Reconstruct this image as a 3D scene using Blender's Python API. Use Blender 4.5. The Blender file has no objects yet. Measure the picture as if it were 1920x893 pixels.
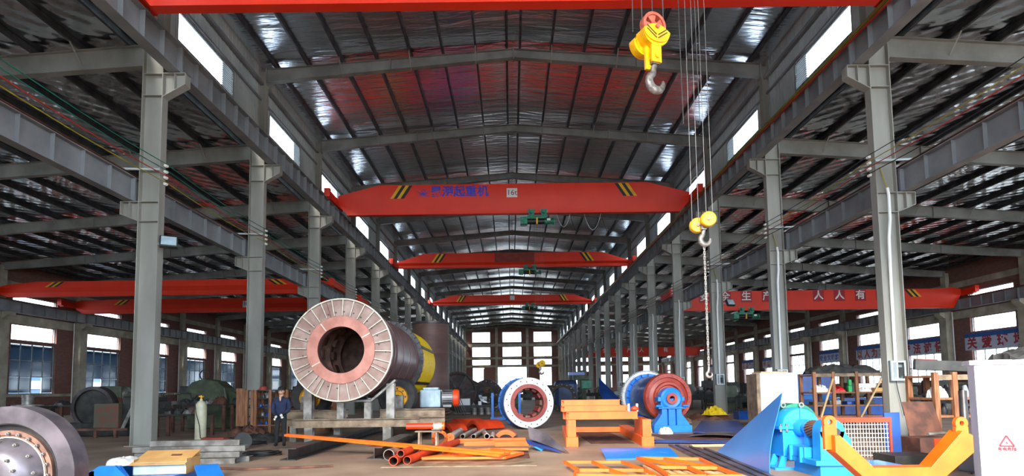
import bpy, math, random
from mathutils import Vector, Matrix
random.seed(7)
PI = math.pi
SC = bpy.context.scene
COL = SC.collection

# ---------------------------------------------------------------- camera
cam_d = bpy.data.cameras.new('camera')
cam = bpy.data.objects.new('camera', cam_d); COL.objects.link(cam)
cam_d.sensor_width = 36.0; cam_d.sensor_fit = 'HORIZONTAL'
cam_d.lens = 1120.0 / 1920.0 * 36.0
cam_d.shift_y = (645.0 - 446.5) / 1920.0
cam_d.clip_end = 600
cam.location = (-0.29, 0.0, 1.509)
_m = Matrix.Rotation(-0.0023, 4, 'Z') @ Matrix.Rotation(PI / 2 + 0.0767, 4, 'X') @ Matrix.Rotation(-0.0131, 4, 'Z')
cam.rotation_euler = _m.to_euler()
SC.camera = cam

# ---------------------------------------------------------------- world, sun, exposure
SC.view_settings.view_transform = 'Standard'
SC.view_settings.look = 'None'
SC.view_settings.gamma = 1.0
SC.view_settings.use_curve_mapping = False
SC.view_settings.exposure = 0.6
w = bpy.data.worlds.new('overcast_sky'); SC.world = w; w.use_nodes = True
bg = w.node_tree.nodes['Background']
bg.inputs[0].default_value = (0.72, 0.86, 1.0, 1.0)
bg.inputs[1].default_value = 7.0
SC.cycles.max_bounces = 8; SC.cycles.diffuse_bounces = 4; SC.cycles.glossy_bounces = 3
SC.cycles.transparent_max_bounces = 12; SC.cycles.transmission_bounces = 4
SC.cycles.caustics_reflective = False; SC.cycles.caustics_refractive = False
SC.cycles.sample_clamp_indirect = 6.0
sun_d = bpy.data.lights.new('sun_offscreen', 'SUN'); sun_d.energy = 7.0; sun_d.angle = math.radians(18)
sun_d.color = (1.0, 0.95, 0.86)
sun = bpy.data.objects.new('sun_offscreen', sun_d); COL.objects.link(sun)
sun.location = (-8, -40, 40)
sun.rotation_euler = Vector((0.26, 1.0, -0.52)).to_track_quat('-Z', 'Y').to_euler()

# ---------------------------------------------------------------- materials
def s(r, g, b):
    f = lambda c: ((c / 255 + .055) / 1.055) ** 2.4 if c > 10 else c / 255 / 12.92
    return (f(r), f(g), f(b), 1.0)
MATS = {}
def mat(name, col, rough=.5, metal=0., col2=None, scale=2.5, lo=.4, hi=.65, bump=0., bscale=25., coat=0., detail=5., stretch=None):
    m = bpy.data.materials.new(name); m.use_nodes = True
    nt = m.node_tree; n = nt.nodes; l = nt.links
    b = n['Principled BSDF']
    b.inputs['Roughness'].default_value = rough; b.inputs['Metallic'].default_value = metal
    b.inputs['Coat Weight'].default_value = coat
    if col2 is None: col2 = tuple(c * .62 for c in col[:3]) + (1,)
    tc = n.new('ShaderNodeTexCoord'); mp = n.new('ShaderNodeMapping'); l.new(tc.outputs['Object'], mp.inputs[0])
    if stretch: mp.inputs['Scale'].default_value = stretch
    nz = n.new('ShaderNodeTexNoise'); nz.inputs['Scale'].default_value = scale; nz.inputs['Detail'].default_value = detail
    l.new(mp.outputs[0], nz.inputs['Vector'])
    r = n.new('ShaderNodeValToRGB'); r.color_ramp.elements[0].position = lo; r.color_ramp.elements[1].position = hi
    r.color_ramp.elements[0].color = col2; r.color_ramp.elements[1].color = col
    l.new(nz.outputs['Fac'], r.inputs[0]); l.new(r.outputs[0], b.inputs['Base Color'])
    if bump:
        n2 = n.new('ShaderNodeTexNoise'); n2.inputs['Scale'].default_value = bscale; n2.inputs['Detail'].default_value = 4
        l.new(mp.outputs[0], n2.inputs['Vector'])
        bp = n.new('ShaderNodeBump'); bp.inputs['Strength'].default_value = bump; bp.inputs['Distance'].default_value = .02
        l.new(n2.outputs['Fac'], bp.inputs['Height']); l.new(bp.outputs[0], b.inputs['Normal'])
    MATS[name] = m
    return m
def brickmat(name):
    m = mat(name, s(118, 66, 56), .9)
    nt = m.node_tree; n = nt.nodes; l = nt.links; b = n['Principled BSDF']
    tc = n.new('ShaderNodeTexCoord'); sp = n.new('ShaderNodeSeparateXYZ'); l.new(tc.outputs['Object'], sp.inputs[0])
    ad = n.new('ShaderNodeMath'); l.new(sp.outputs[0], ad.inputs[0]); l.new(sp.outputs[1], ad.inputs[1])
    cb = n.new('ShaderNodeCombineXYZ'); l.new(ad.outputs[0], cb.inputs[0]); l.new(sp.outputs[2], cb.inputs[1])
    br = n.new('ShaderNodeTexBrick'); l.new(cb.outputs[0], br.inputs['Vector'])
    br.inputs['Color1'].default_value = s(134, 88, 78); br.inputs['Color2'].default_value = s(112, 74, 66); br.inputs['Mortar'].default_value = s(120, 100, 92)
    br.inputs['Scale'].default_value = 1.0; br.inputs['Brick Width'].default_value = .25; br.inputs['Row Height'].default_value = .075; br.inputs['Mortar Size'].default_value = .008
    l.new(br.outputs['Color'], b.inputs['Base Color'])
    return m
def foilmat(name, stretch, tint, diamond=0., dist=.05, rough=.16):
    m = bpy.data.materials.new(name); m.use_nodes = True
    nt = m.node_tree; n = nt.nodes; l = nt.links; b = n['Principled BSDF']
    b.inputs['Metallic'].default_value = 1.0; b.inputs['Roughness'].default_value = rough
    b.inputs['Base Color'].default_value = tint
    tc = n.new('ShaderNodeTexCoord'); mp = n.new('ShaderNodeMapping'); l.new(tc.outputs['Object'], mp.inputs[0]); mp.inputs['Scale'].default_value = stretch
    n1 = n.new('ShaderNodeTexNoise'); n1.inputs['Scale'].default_value = 1.0; n1.inputs['Detail'].default_value = 3.5; n1.inputs['Distortion'].default_value = .6
    l.new(mp.outputs[0], n1.inputs['Vector'])
    h = n1.outputs['Fac']
    if diamond:
        for k, sg in enumerate((1, -1)):
            w1 = n.new('ShaderNodeTexWave'); w1.wave_type = 'BANDS'; w1.bands_direction = 'DIAGONAL'
            mm = n.new('ShaderNodeMapping'); mm.inputs['Scale'].default_value = (1.0 * sg, .8, 0); l.new(tc.outputs['Object'], mm.inputs[0]); l.new(mm.outputs[0], w1.inputs['Vector'])
            w1.inputs['Scale'].default_value = 1.0; w1.inputs['Distortion'].default_value = .5
            mu = n.new('ShaderNodeMath'); mu.operation = 'MULTIPLY_ADD'; mu.inputs[1].default_value = diamond; l.new(w1.outputs['Fac'], mu.inputs[0]); l.new(h, mu.inputs[2]); h = mu.outputs[0]
    bp = n.new('ShaderNodeBump'); bp.inputs['Strength'].default_value = 1.0; bp.inputs['Distance'].default_value = dist
    l.new(h, bp.inputs['Height']); l.new(bp.outputs[0], b.inputs['Normal'])
    MATS[name] = m
    return m
def glassmat(name, col, glossy=.08, trans=.9):
    m = bpy.data.materials.new(name); m.use_nodes = True
    nt = m.node_tree; n = nt.nodes; l = nt.links
    n.remove(n['Principled BSDF']); out = n['Material Output']
    t = n.new('ShaderNodeBsdfTransparent'); t.inputs[0].default_value = tuple(c * trans for c in col[:3]) + (1,)
    g = n.new('ShaderNodeBsdfGlossy'); g.inputs['Roughness'].default_value = .08
    x = n.new('ShaderNodeMixShader'); x.inputs[0].default_value = glossy
    l.new(t.outputs[0], x.inputs[1]); l.new(g.outputs[0], x.inputs[2]); l.new(x.outputs[0], out.inputs[0])
    MATS[name] = m
    return m

mat('steel', s(160, 157, 148), .55, .0, s(134, 131, 122), 1.2, .35, .7, stretch=(1, 1, .25))
mat('steel_beam', s(146, 148, 150), .5, .0, s(116, 118, 122), .9, .35, .7)
mat('purlin', s(86, 88, 92), .5, .3, s(60, 62, 66))
mat('rafter', s(150, 150, 146), .55, .0, s(120, 120, 116), .8)
mat('siding', s(198, 204, 202), .5, .1, s(176, 184, 184), .6)
mat('concrete', s(196, 186, 166), .9, 0, s(142, 134, 118), 1.1, .3, .75, .3, 12)
mat('floor', s(172, 146, 124), .62, 0, s(120, 100, 86), .55, .32, .7, .12, 6, detail=8)
mat('ground', s(170, 165, 155), .9)
brickmat('brick')
foilmat('foil_nave', (.55, 3.2, 1), (.74, .77, .82, 1), 0., .06, .2)
foilmat('foil_aisle', (1.2, 1.6, 1), (.74, .77, .82, 1), .35, .035, .16)
glassmat('glass', (1, 1, 1, 1), .05, .95)
glassmat('glass_dirty', s(150, 164, 172), .10, .6)
mat('window_frame', s(150, 155, 155), .5)
mat('crane_red', s(240, 52, 8), .5, 0, s(226, 42, 6), .7, .3, .8)
mat('crane_dark', s(150, 40, 20), .5)
mat('black', s(22, 22, 24), .5, 0, s(12, 12, 13))
mat('stripe_yellow', s(240, 180, 10), .5, 0, s(225, 165, 8))
mat('white_paint', s(236, 236, 234), .5, 0, s(226, 226, 222), 1)
mat('text_blue', s(60, 70, 190), .5, 0, s(60, 70, 190))
mat('text_red', s(176, 28, 48), .5, 0, s(160, 22, 40))
mat('hoist_green', s(34, 140, 104), .42, 0, s(24, 104, 76), 4)
mat('hook_yellow', s(246, 190, 10), .38, 0, s(226, 160, 8), 5, .35, .6)
mat('hook_steel', s(150, 142, 134), .45, .6, s(104, 96, 90), 12)
mat('sheave_red', s(214, 110, 84), .5, 0, s(180, 80, 60), 6)
mat('rope', s(110, 108, 104), .5, .5)
mat('rail', s(120, 70, 50), .5, .3, s(84, 52, 40))
mat('cable_green', s(28, 120, 100), .5); mat('cable_red', s(190, 40, 26), .5, 0, s(170, 34, 22)); mat('cable_yellow', s(176, 160, 40), .5); mat('cable_dark', s(40, 42, 46), .5)
mat('porcelain', s(235, 232, 225), .25, 0, s(215, 210, 200))

# ---------------------------------------------------------------- mesh builder
def ax(a):
    return {'X': Vector((1, 0, 0)), 'Y': Vector((0, 1, 0)), 'Z': Vector((0, 0, 1))}[a] if isinstance(a, str) else Vector(a).normalized()
def frame(a):
    a = ax(a); r = Vector((0, 0, 1)) if abs(a.z) < .9 else Vector((0, 1, 0))
    u = r.cross(a).normalized(); v = a.cross(u).normalized()
    return a, u, v
class MB:
    def __init__(self): self.v = []; self.f = []
    def add(self, vs, fs):
        k = len(self.v); self.v += [tuple(p) for p in vs]; self.f += [tuple(i + k for i in q) for q in fs]; return self
    def box(self, x0, x1, y0, y1, z0, z1):
        return self.add([(x, y, z) for z in (z0, z1) for y in (y0, y1) for x in (x0, x1)], [(0, 2, 3, 1), (4, 5, 7, 6), (0, 1, 5, 4), (2, 6, 7, 3), (0, 4, 6, 2), (1, 3, 7, 5)])
    def bar(self, p0, p1, w, h, up=(0, 0, 1)):
        p0 = Vector(p0); p1 = Vector(p1); d = (p1 - p0).normalized(); u = Vector(up)
        if abs(d.dot(u.normalized())) > .98: u = Vector((0, 1, 0))
        sd = d.cross(u).normalized() * (w / 2); u2 = sd.cross(d).normalized() * (h / 2)
        vs = [p + a * sd + b * u2 for p in (p0, p1) for b in (-1, 1) for a in (-1, 1)]
        return self.add(vs, [(0, 2, 3, 1), (4, 5, 7, 6), (0, 1, 5, 4), (2, 6, 7, 3), (0, 4, 6, 2), (1, 3, 7, 5)])
    def cyl(self, p0, p1, r0, r1=None, n=24, cap=True):
        r1 = r0 if r1 is None else r1; p0 = Vector(p0); p1 = Vector(p1); a, u, v = frame(p1 - p0)
        vs = []
        for p, r in ((p0, r0), (p1, r1)):
            vs += [p + (u * math.cos(2 * PI * i / n) + v * math.sin(2 * PI * i / n)) * r for i in range(n)]
        fs = [(i, (i + 1) % n, n + (i + 1) % n, n + i) for i in range(n)]
        if cap: fs += [tuple(range(n - 1, -1, -1)), tuple(range(n, 2 * n))]
        return self.add(vs, fs)
    def lathe(self, prof, c=(0, 0, 0), a='Z', n=32, closed=False, arc=None):
        c = Vector(c); a, u, v = frame(a); vs = []; a0, a1 = arc or (0, 2 * PI); full = arc is None
        m = n if full else n + 1
        for i in range(m):
            t = a0 + (a1 - a0) * i / n; d = u * math.cos(t) + v * math.sin(t)
            vs += [c + a * h + d * r for r, h in prof]
        k = len(prof); fs = []
        for i in range(n):
            j = (i + 1) % m
            for q in range(k if closed else k - 1):
                q2 = (q + 1) % k; fs.append((i * k + q, j * k + q, j * k + q2, i * k + q2))
        if closed and not full: fs += [tuple(range(k)), tuple(range((m - 1) * k + k - 1, (m - 1) * k - 1, -1))]
        return self.add(vs, fs)
    def ring(self, c, a, ro, ri, t, n=48, arc=None):
        return self.lathe([(ri, 0), (ro, 0), (ro, t), (ri, t)], c, a, n, True, arc)
    def prism(self, poly, o, u, v, t):
        o = Vector(o); u = Vector(u); v = Vector(v); w = u.cross(v).normalized() * t; k = len(poly)
        b = [o + u * x + v * y for x, y in poly]; vs = b + [p + w for p in b]
        return self.add(vs, [tuple(range(k - 1, -1, -1)), tuple(range(k, 2 * k))] + [(i, (i + 1) % k, k + (i + 1) % k, k + i) for i in range(k)])
    def tube(self, pts, r, n=8, cap=True):
        pts = [Vector(p) for p in pts]; k = len(pts); vs = []; pu = None
        for i, p in enumerate(pts):
            d = (pts[min(i + 1, k - 1)] - pts[max(i - 1, 0)]).normalized()
            if pu is None: _, u, _ = frame(d)
            else: u = (pu - d * pu.dot(d)); u = u.normalized() if u.length > 1e-6 else frame(d)[1]
            pu = u; v = d.cross(u); rr = r[i] if isinstance(r, (list, tuple)) else r
            vs += [p + (u * math.cos(2 * PI * j / n) + v * math.sin(2 * PI * j / n)) * rr for j in range(n)]
        fs = [(i * n + j, i * n + (j + 1) % n, (i + 1) * n + (j + 1) % n, (i + 1) * n + j) for i in range(k - 1) for j in range(n)]
        if cap: fs += [tuple(range(n - 1, -1, -1)), tuple(range((k - 1) * n, k * n))]
        return self.add(vs, fs)
    def sphere(self, c, r, n=12, sq=(1, 1, 1)):
        prof = [(r * math.sin(PI * i / n), -r * math.cos(PI * i / n)) for i in range(n + 1)]
        k = len(self.v); self.lathe(prof, (0, 0, 0), 'Z', n * 2)
        self.v[k:] = [(c[0] + x * sq[0], c[1] + y * sq[1], c[2] + z * sq[2]) for x, y, z in self.v[k:]]; return self
    def ibeam(self, p0, p1, h, w, tf=.02, tw=.014, up=(0, 0, 1)):
        p0 = Vector(p0); p1 = Vector(p1); u = Vector(up)
        o = u * (h / 2 - tf / 2)
        self.bar(p0 + o, p1 + o, w, tf, up); self.bar(p0 - o, p1 - o, w, tf, up); return self.bar(p0, p1, tw, h - 2 * tf, up)
    def channel(self, p0, p1, h, w, t=.015, up=(0, 0, 1)):
        p0 = Vector(p0); p1 = Vector(p1); d = (p1 - p0).normalized(); u = Vector(up); sd = d.cross(u).normalized()
        o = u * (h / 2 - t / 2)
        self.bar(p0 + o, p1 + o, w, t, up); self.bar(p0 - o, p1 - o, w, t, up)
        q = sd * (w / 2 - t / 2); return self.bar(p0 + q, p1 + q, t, h - 2 * t, up)
    def rock(self, c, sx, sy, sz, n=7, j=.25, seed=0):
        rd = random.Random(seed); k = len(self.v); self.sphere((0, 0, 0), 1, n)
        cache = {}
        out = []
        for x, y, z in self.v[k:]:
            key = (round(x, 3), round(y, 3), round(z, 3))
            if key not in cache: cache[key] = 1 + rd.uniform(-j, j)
            q = cache[key]; out.append((c[0] + x * sx * q, c[1] + y * sy * q, c[2] + z * sz * q))
        self.v[k:] = out; return self
    def xf(self, m):
        self.v = [tuple(m @ Vector(p)) for p in self.v]; return self
    def mesh(self, name, m, smooth=35):
        me = bpy.data.meshes.new(name); me.from_pydata(self.v, [], self.f); me.update()
        if smooth:
            me.shade_smooth(); me.set_sharp_from_angle(angle=math.radians(smooth))
        me.materials.append(MATS[m] if isinstance(m, str) else m)
        return me
    def build(self, name, m, parent=None, smooth=35, loc=None, bevel=0):
        return ob(name, self.mesh(name, m, smooth), parent, loc, bevel)
KIDS = {}
def adopt(o, parent):
    o.parent = parent; KIDS.setdefault(parent.name, []).append(o)
def ob(name, me, parent=None, loc=None, bevel=0):
    o = bpy.data.objects.new(name, me); COL.objects.link(o)
    if parent: adopt(o, parent)
    if loc: o.location = loc
    if bevel:
        b = o.modifiers.new('bevel', 'BEVEL'); b.width = bevel; b.segments = 2; b.limit_method = 'ANGLE'; b.angle_limit = math.radians(40)
    return o
def tag(o, label, cat, group=None):
    o['label'] = label; o['category'] = cat
    if group: o['group'] = group
    return o
def thing(name, label, cat, loc=(0, 0, 0), rz=0., group=None):
    o = bpy.data.objects.new(name, None); COL.objects.link(o); o.empty_display_size = .1
    o.location = loc; o.rotation_euler = (0, 0, rz)
    return tag(o, label, cat, group)
def struct(o):
    o['kind'] = 'structure'; return o
def sempty(name, loc=(0, 0, 0)):
    o = bpy.data.objects.new(name, None); COL.objects.link(o); o.location = loc; return struct(o)
def dup(root, loc=None, rz=None, label=None, mirror=None):
    r = root.copy(); COL.objects.link(r)
    if loc is not None: r.location = loc
    if rz is not None: r.rotation_euler = (0, 0, rz)
    if label: r['label'] = label
    for ch in KIDS.get(root.name, ()):
        c = ch.copy(); COL.objects.link(c); adopt(c, r)
        for g in KIDS.get(ch.name, ()):
            d = g.copy(); COL.objects.link(d); adopt(d, c)
    return r
def text(body, size, m, parent, loc, rot, name='lettering', ext=.004, align='CENTER', bold=0.):
    c = bpy.data.curves.new(name, 'FONT'); c.body = body; c.size = size; c.extrude = ext; c.align_x = align; c.align_y = 'CENTER'; c.resolution_u = 2; c.offset = bold
    t = bpy.data.objects.new(name, c); COL.objects.link(t)
    bpy.context.view_layer.update()
    me = bpy.data.meshes.new_from_object(t.evaluated_get(bpy.context.evaluated_depsgraph_get()))
    bpy.data.objects.remove(t)
    me.materials.clear(); me.materials.append(MATS[m])
    o = ob(name, me, parent, loc); o.rotation_euler = rot
    return o
# ================================================================ structure
B = 7.49; Y1 = 17.73; YF = 137.6; YB = -12.2
CY = [Y1 + B * i for i in range(-3, 17)]          # column lines
XN, XO = 10.80, 11.43                              # nave face, aisle face of the columns
XW = 35.0

o = struct(MB().box(-36, 36, YB, YF + .4, -.25, 0).build('floor', 'floor'))
o = struct(MB().box(-140, 140, -90, 260, -.5, -.26).build('ground', 'ground')); tag(o, 'pale concrete yard outside the hall', 'ground')

# ---- roofs
SL = .075
nave = MB()
for sg in (-1, 1):
    nave.prism([(0, 16.63), (11.2, 16.63 - SL * 11.2), (11.2, 16.80 - SL * 11.2), (0, 16.80)], (0, YF, 0), (sg, 0, 0), (0, 0, 1), (YF - YB) * sg)
ceil_n = struct(nave.build('ceiling', 'foil_nave', smooth=0))
SA = .07
def za(x): return 12.24 - SA * (abs(x) - 11.43)
ceil_a = {}
for sg in (-1, 1):
    m = MB(); m.prism([(XO, za(XO) + .22), (36, za(36) + .22), (36, za(36) + .38), (XO, za(XO) + .38)], (0, YF, 0), (sg, 0, 0), (0, 0, 1), (YF - YB) * sg)
    ceil_a[sg] = struct(m.build('ceiling', 'foil_aisle', smooth=0))
# purlins: C sections running the whole length
for x in (.28, 1.65, 3.1, 4.5, 6.0, 7.5, 9.0, 10.4):
    for sg in (-1, 1):
        z = 16.53 - SL * x
        MB().channel((sg * x, YB, z), (sg * x, YF, z), .19, .075 * sg * -1, .012).build('purlin', 'purlin', ceil_n, 0)
pa = [11.9 + 1.5 * k for k in range(16)]
for sg in (-1, 1):
    for x in pa:
        z = za(x) + .115
        MB().channel((sg * x, YB, z), (sg * x, YF, z), .2, .08, .012).build('purlin', 'purlin', ceil_a[sg], 0)
# rafters
def plate_y(poly, y, t): return (poly, (0, y + t / 2, 0), (1, 0, 0), (0, 0, 1), t)
def nave_rafter(sg):
    m = MB(); t0, t1 = 16.43, 16.43 - SL * XN; b0, b1 = 16.03, 15.03
    W = .13
    def pl(p, y, t): m.prism([(sg * a, c) for a, c in p], (0, y + sg * t / 2, 0), (1, 0, 0), (0, 0, 1), t)
    pl([(0, b0), (XN, b1), (XN, t1), (0, t0)], 0, .014)
    m.bar((0, 0, t0 - .01), (sg * XN, 0, t1 - .01), 2 * W, .02, (0, 0, 1)); m.bar((0, 0, b0 + .01), (sg * XN, 0, b1 + .01), 2 * W, .02, (0, 0, 1))
    m.box(min(0, sg * .03), max(0, sg * .03), -W, W, b0 - .08, t0 + .05)
    x = sg * (XN - .03); m.box(min(x, sg * XN), max(x, sg * XN), -W - .02, W + .02, b1 - .1, t1 + .06)
    x = sg * 5.4; zt = 16.43 - SL * 5.4; zb = 15.53; m.box(x - .03, x + .03, -W, W, zb - .02, zt)
    return m.mesh('rafter', 'rafter', 0)
def aisle_rafter(sg):
    m = MB(); t0, t1 = za(XO), za(34.9); b0, b1 = t0 - .68, t1 - .5; W = .125
    m.prism([(sg * a, c) for a, c in [(XO, b0), (34.9, b1), (34.9, t1), (XO, t0)]], (0, .007 * sg, 0), (1, 0, 0), (0, 0, 1), .014)
    m.bar((sg * XO, 0, t0 - .01), (sg * 34.9, 0, t1 - .01), 2 * W, .02); m.bar((sg * XO, 0, b0 + .01), (sg * 34.9, 0, b1 + .01), 2 * W, .02)
    for x in (XO + .015, 17.6, 23.4, 29.2):
        f = (x - XO) / (34.9 - XO); m.box(sg * x - .03, sg * x + .03, -W, W, b0 + (b1 - b0) * f - .03, t0 + (t1 - t0) * f)
    return m.mesh('rafter', 'rafter', 0)
rn = {sg: nave_rafter(sg) for sg in (-1, 1)}; ra = {sg: aisle_rafter(sg) for sg in (-1, 1)}
fb = MB().bar((0, -.62, .40), (0, .0, -.16), .05, .006, (0, 1, 0)).mesh('fly_brace', 'rafter', 0)
for i, y in enumerate(CY + [YF]):
    if y > YF - .2 and i < len(CY): continue
    for sg in (-1, 1):
        r = ob('rafter', rn[sg], ceil_n, (0, y, 0))
        if 2 < i < 12:
            for x in (1.65, 4.5, 7.5): ob('fly_brace', fb, r, (sg * x, 0, 16.10 - SL * x - .012 * x))
        r = ob('rafter', ra[sg], ceil_a[sg], (0, y, 0))
        if 2 < i < 12:
            for x in pa[1:13:2]: ob('fly_brace', fb, r, (sg * x, 0, za(x) - .32))
# ---- clerestory siding with louvre windows
yw = [(y + 1.12, y + 5.05) for y in CY[:-1]]
for sg, nm in ((-1, 'wall_clerestory_left'), (1, 'wall_clerestory_right')):
    m = MB(); x0, x1 = sorted((sg * 11.12, sg * 11.18))
    m.box(x0, x1, YB, YF, 12.3, 13.15); m.box(x0, x1, YB, YF, 14.2, 15.95)
    ys = [YB] + [q for p in yw for q in p] + [YF]
    for k in range(0, len(ys), 2): m.box(x0, x1, ys[k], ys[k + 1], 13.15, 14.2)
    k = int((YF - YB) / .3)
    for j in range(k):                                   # corrugation ribs
        y = YB + .3 * j
        inw = any(a - .05 < y < b + .05 for a, b in yw)
        xr = sg * 11.105
        for za0, zb0 in ([(12.3, 13.15), (14.2, 15.7)] if inw else [(12.3, 15.7)]):
            m.box(min(xr, sg * 11.125), max(xr, sg * 11.125), y, y + .05, za0, zb0)
    wl = struct(m.build(nm, 'siding', smooth=0))
    MB().bar((sg * 11.0, YB, 15.0), (sg * 11.0, YF, 15.0), .12, .14).build('eave_strut', 'steel_beam', wl, 0)
    for z in (12.95, 14.3): MB().bar((sg * 11.06, YB, z), (sg * 11.06, YF, z), .07, .09).build('girt', 'steel_beam', wl, 0)
wn = [0]
def window(parts):
    wn[0] += 1; e = sempty('window_%d' % wn[0])
    return e
cf = MB(); L = 3.93
cf.box(-.03, .03, 0, L, -.03, .04); cf.box(-.03, .03, 0, L, 1.01, 1.08); cf.box(-.03, .03, -.03, .04, 0, 1.05); cf.box(-.03, .03, L - .04, L + .03, 0, 1.05)
cf = cf.mesh('frame', 'window_frame', 0)
cp = MB().box(-.004, .004, .04, L - .04, .04, 1.01).mesh('pane', 'glass', 0)
lv = MB()
lv.box(-.03, .03, -.02, .8, -.012, .012)
lv = lv.xf(Matrix.Rotation(.0, 4, 'X')).mesh('louvre', 'window_frame', 0)
for sg in (-1, 1):
    for i, (a, b) in enumerate(yw):
        e = window(0); e.location = (sg * 11.15, a, 13.15)
        ob('frame', cf, e); ob('pane', cp, e)
        if 2 <= i < 6:
            for k in range(11): ob('louvre', lv, e, (0, L - .85, .1 + .085 * k))
# ---- brick side walls with three rows of windows per bay
ROW = [(1.65, 5.25), (5.45, 6.58), (8.03, 8.62)]
for sg, nm in ((-1, 'wall_left'), (1, 'wall_right')):
    m = MB(); xa, xb = sorted((sg * 35.0, sg * 35.35))
    zt = 11.2
    bays = [(y + 1.2, y + 5.35) for y in CY[:-1]]
    m.box(xa, xb, YB, YF + .3, 0, ROW[0][0])
    lev = [(ROW[0][1], ROW[1][0]), (ROW[1][1], ROW[2][0]), (ROW[2][1], zt)]
    for a, b in lev: m.box(xa, xb, YB, YF + .3, a, b)
    ys = [YB] + [q for p in bays for q in p] + [YF + .3]
    for k in range(0, len(ys), 2):
        for a, b in ROW: m.box(xa, xb, ys[k], ys[k + 1], a, b)
    wl = struct(m.build(nm, 'brick', smooth=0))
    xx = sorted((sg * 34.93, sg * 35.36))
    MB().box(xx[0], xx[1], YB, YF + .1, 6.60, 7.22).build('ring_beam', 'concrete', wl, 0)
    MB().box(xx[0], xx[1], YB, YF + .1, 9.05, 9.5).build('ring_beam', 'concrete', wl, 0)
    MB().box(xx[0], xx[1], YB, YF + .1, 1.45, 1.65).build('sill_band', 'concrete', wl, 0)
    pm = MB(); pm.box(min(0, -sg * .55), max(0, -sg * .55), -.38, .38, 0, 7.22)
    pm.prism([(0, 6.7), (-sg * .55, 6.7), (-sg * .95, 7.0), (-sg * .95, 7.22), (0, 7.22)], (0, .34 * sg * -1, 0), (1, 0, 0), (0, 0, 1), .68 * -sg)
    pm.box(min(0, -sg * .3), max(0, -sg * .3), -.28, .28, 7.22, 10.4)
    pm = pm.mesh('pilaster', 'concrete', 0)
    for y in CY[3:]: ob('pilaster', pm, wl, (sg * 34.98, y, 0))
    mp_ = MB().cyl((0, 0, .8), (0, 0, 7.2), .035, n=8).mesh('downpipe', 'white_paint')
    for y in CY[4:12]: ob('downpipe', mp_, wl, (sg * 34.7, y - .75, 0))
    # windows
    Lw = 4.15
    fr = MB(); pn = None
    def fbox(z0, z1, cols, rows):
        q = MB(); q.box(-.04, .04, 0, .05, z0, z1); q.box(-.04, .04, Lw - .05, Lw, z0, z1); q.box(-.04, .04, 0, Lw, z0, z0 + .05); q.box(-.04, .04, 0, Lw, z1 - .05, z1)
        return q
    f_hi = fbox(0, .59, 1, 1).mesh('frame', 'window_frame', 0); f_mid = fbox(0, 1.13, 1, 1).mesh('frame', 'window_frame', 0); f_low = fbox(0, 3.6, 4, 3).mesh('frame', 'window_frame', 0)
    p_hi = MB().box(-.004, .004, .05, Lw - .05, .05, .54).mesh('pane', 'glass', 0); p_mid = MB().box(-.004, .004, .05, Lw - .05, .05, 1.08).mesh('pane', 'glass', 0)
    gl = 'glass_dirty' if sg < 0 else 'glass'
    p_low = MB().box(-.004, .004, .05, Lw - .05, .05, 3.55).mesh('pane', gl, 0)
    mull = MB().box(-.035, .035, -.035, .035, .05, 3.55).mesh('mullion', 'window_frame', 0)
    tran = MB().box(-.03, .03, .05, Lw - .05, -.03, .03).mesh('transom', 'window_frame', 0)
    p_one = MB().box(-.004, .004, -.48, .48, -.55, .55).mesh('pane', gl, 0)
    for i, (a, b) in enumerate(bays):
        if i < 5 and i != 4: 
            continue
        for (z0, z1), fm, pmesh in ((ROW[1], f_mid, p_mid), (ROW[2], f_hi, p_hi)):
            e = window(0); e.location = (sg * 35.17, a, z0); ob('frame', fm, e); ob('pane', pmesh, e)
        e = window(0); e.location = (sg * 35.17, a, ROW[0][0]); ob('frame', f_low, e)
        if i < 12:
            for k in (1, 2, 3): ob('mullion', mull, e, (0, Lw * k / 4, 0))
            for z in (1.25, 2.4): ob('transom', tran, e, (0, 0, z))
            for k in range(4):
                for z in (.65, 1.83, 2.98):
                    if sg < 0 and z < 1 and (k * 7 + i * 3) % 4 == 0: continue     # an opened casement
                    ob('pane', p_one, e, (0, Lw * (k + .5) / 4, z))
        else: ob('pane', p_low, e)
# ---- far wall
m = MB(); ya, yb = YF + .0, YF + .35
cols = [(-9.2, -5.0), (-2.2, 2.2), (5.0, 9.2)]
ac = []
for sg in (-1, 1):
    for k in range(4):
        x = sorted((sg * (14.0 + 5.4 * k), sg * (17.6 + 5.4 * k))); ac.append(tuple(x))
holes = []
for x0, x1 in cols: holes += [(x0, x1, 12.45, 14.85), (x0, x1, 9.1, 11.4), (x0, x1, 7.2, 8.5)]
holes += [(-9.1, -6.4, 2.2, 6.65), (6.3, 9.1, 2.2, 6.65), (-3.4, 3.4, 0, 6.68)]
for x0, x1 in ac: holes += [(x0, x1, 7.7, 8.9), (x0, x1, 5.4, 6.9), (x0, x1, 1.7, 4.7)]
xs = sorted({-35.3, 35.3, -11.3, 11.3} | {h[0] for h in holes} | {h[1] for h in holes})
for a, b in zip(xs[:-1], xs[1:]):
    top = 16.8 if abs(a + b) / 2 < 11.3 else 12.2
    hs = sorted((h[2], h[3]) for h in holes if h[0] <= a + 1e-6 and h[1] >= b - 1e-6)
    z = 0
    for h0, h1 in hs:
        if h0 > z: m.box(a, b, ya, yb, z, h0)
        z = h1
    m.box(a, b, ya, yb, z, top)
wf = struct(m.build('wall_far', 'brick', smooth=0))
for x in (-3.55, 3.55, -10.9, 10.9): MB().box(x - .3, x + .3, YF - .25, YF + .05, 0, 15.9).build('pilaster', 'concrete', wf, 0)
for x in (-20, 20, -27, 27): MB().box(x - .3, x + .3, YF - .25, YF + .05, 0, 11.6).build('pilaster', 'concrete', wf, 0)
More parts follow.
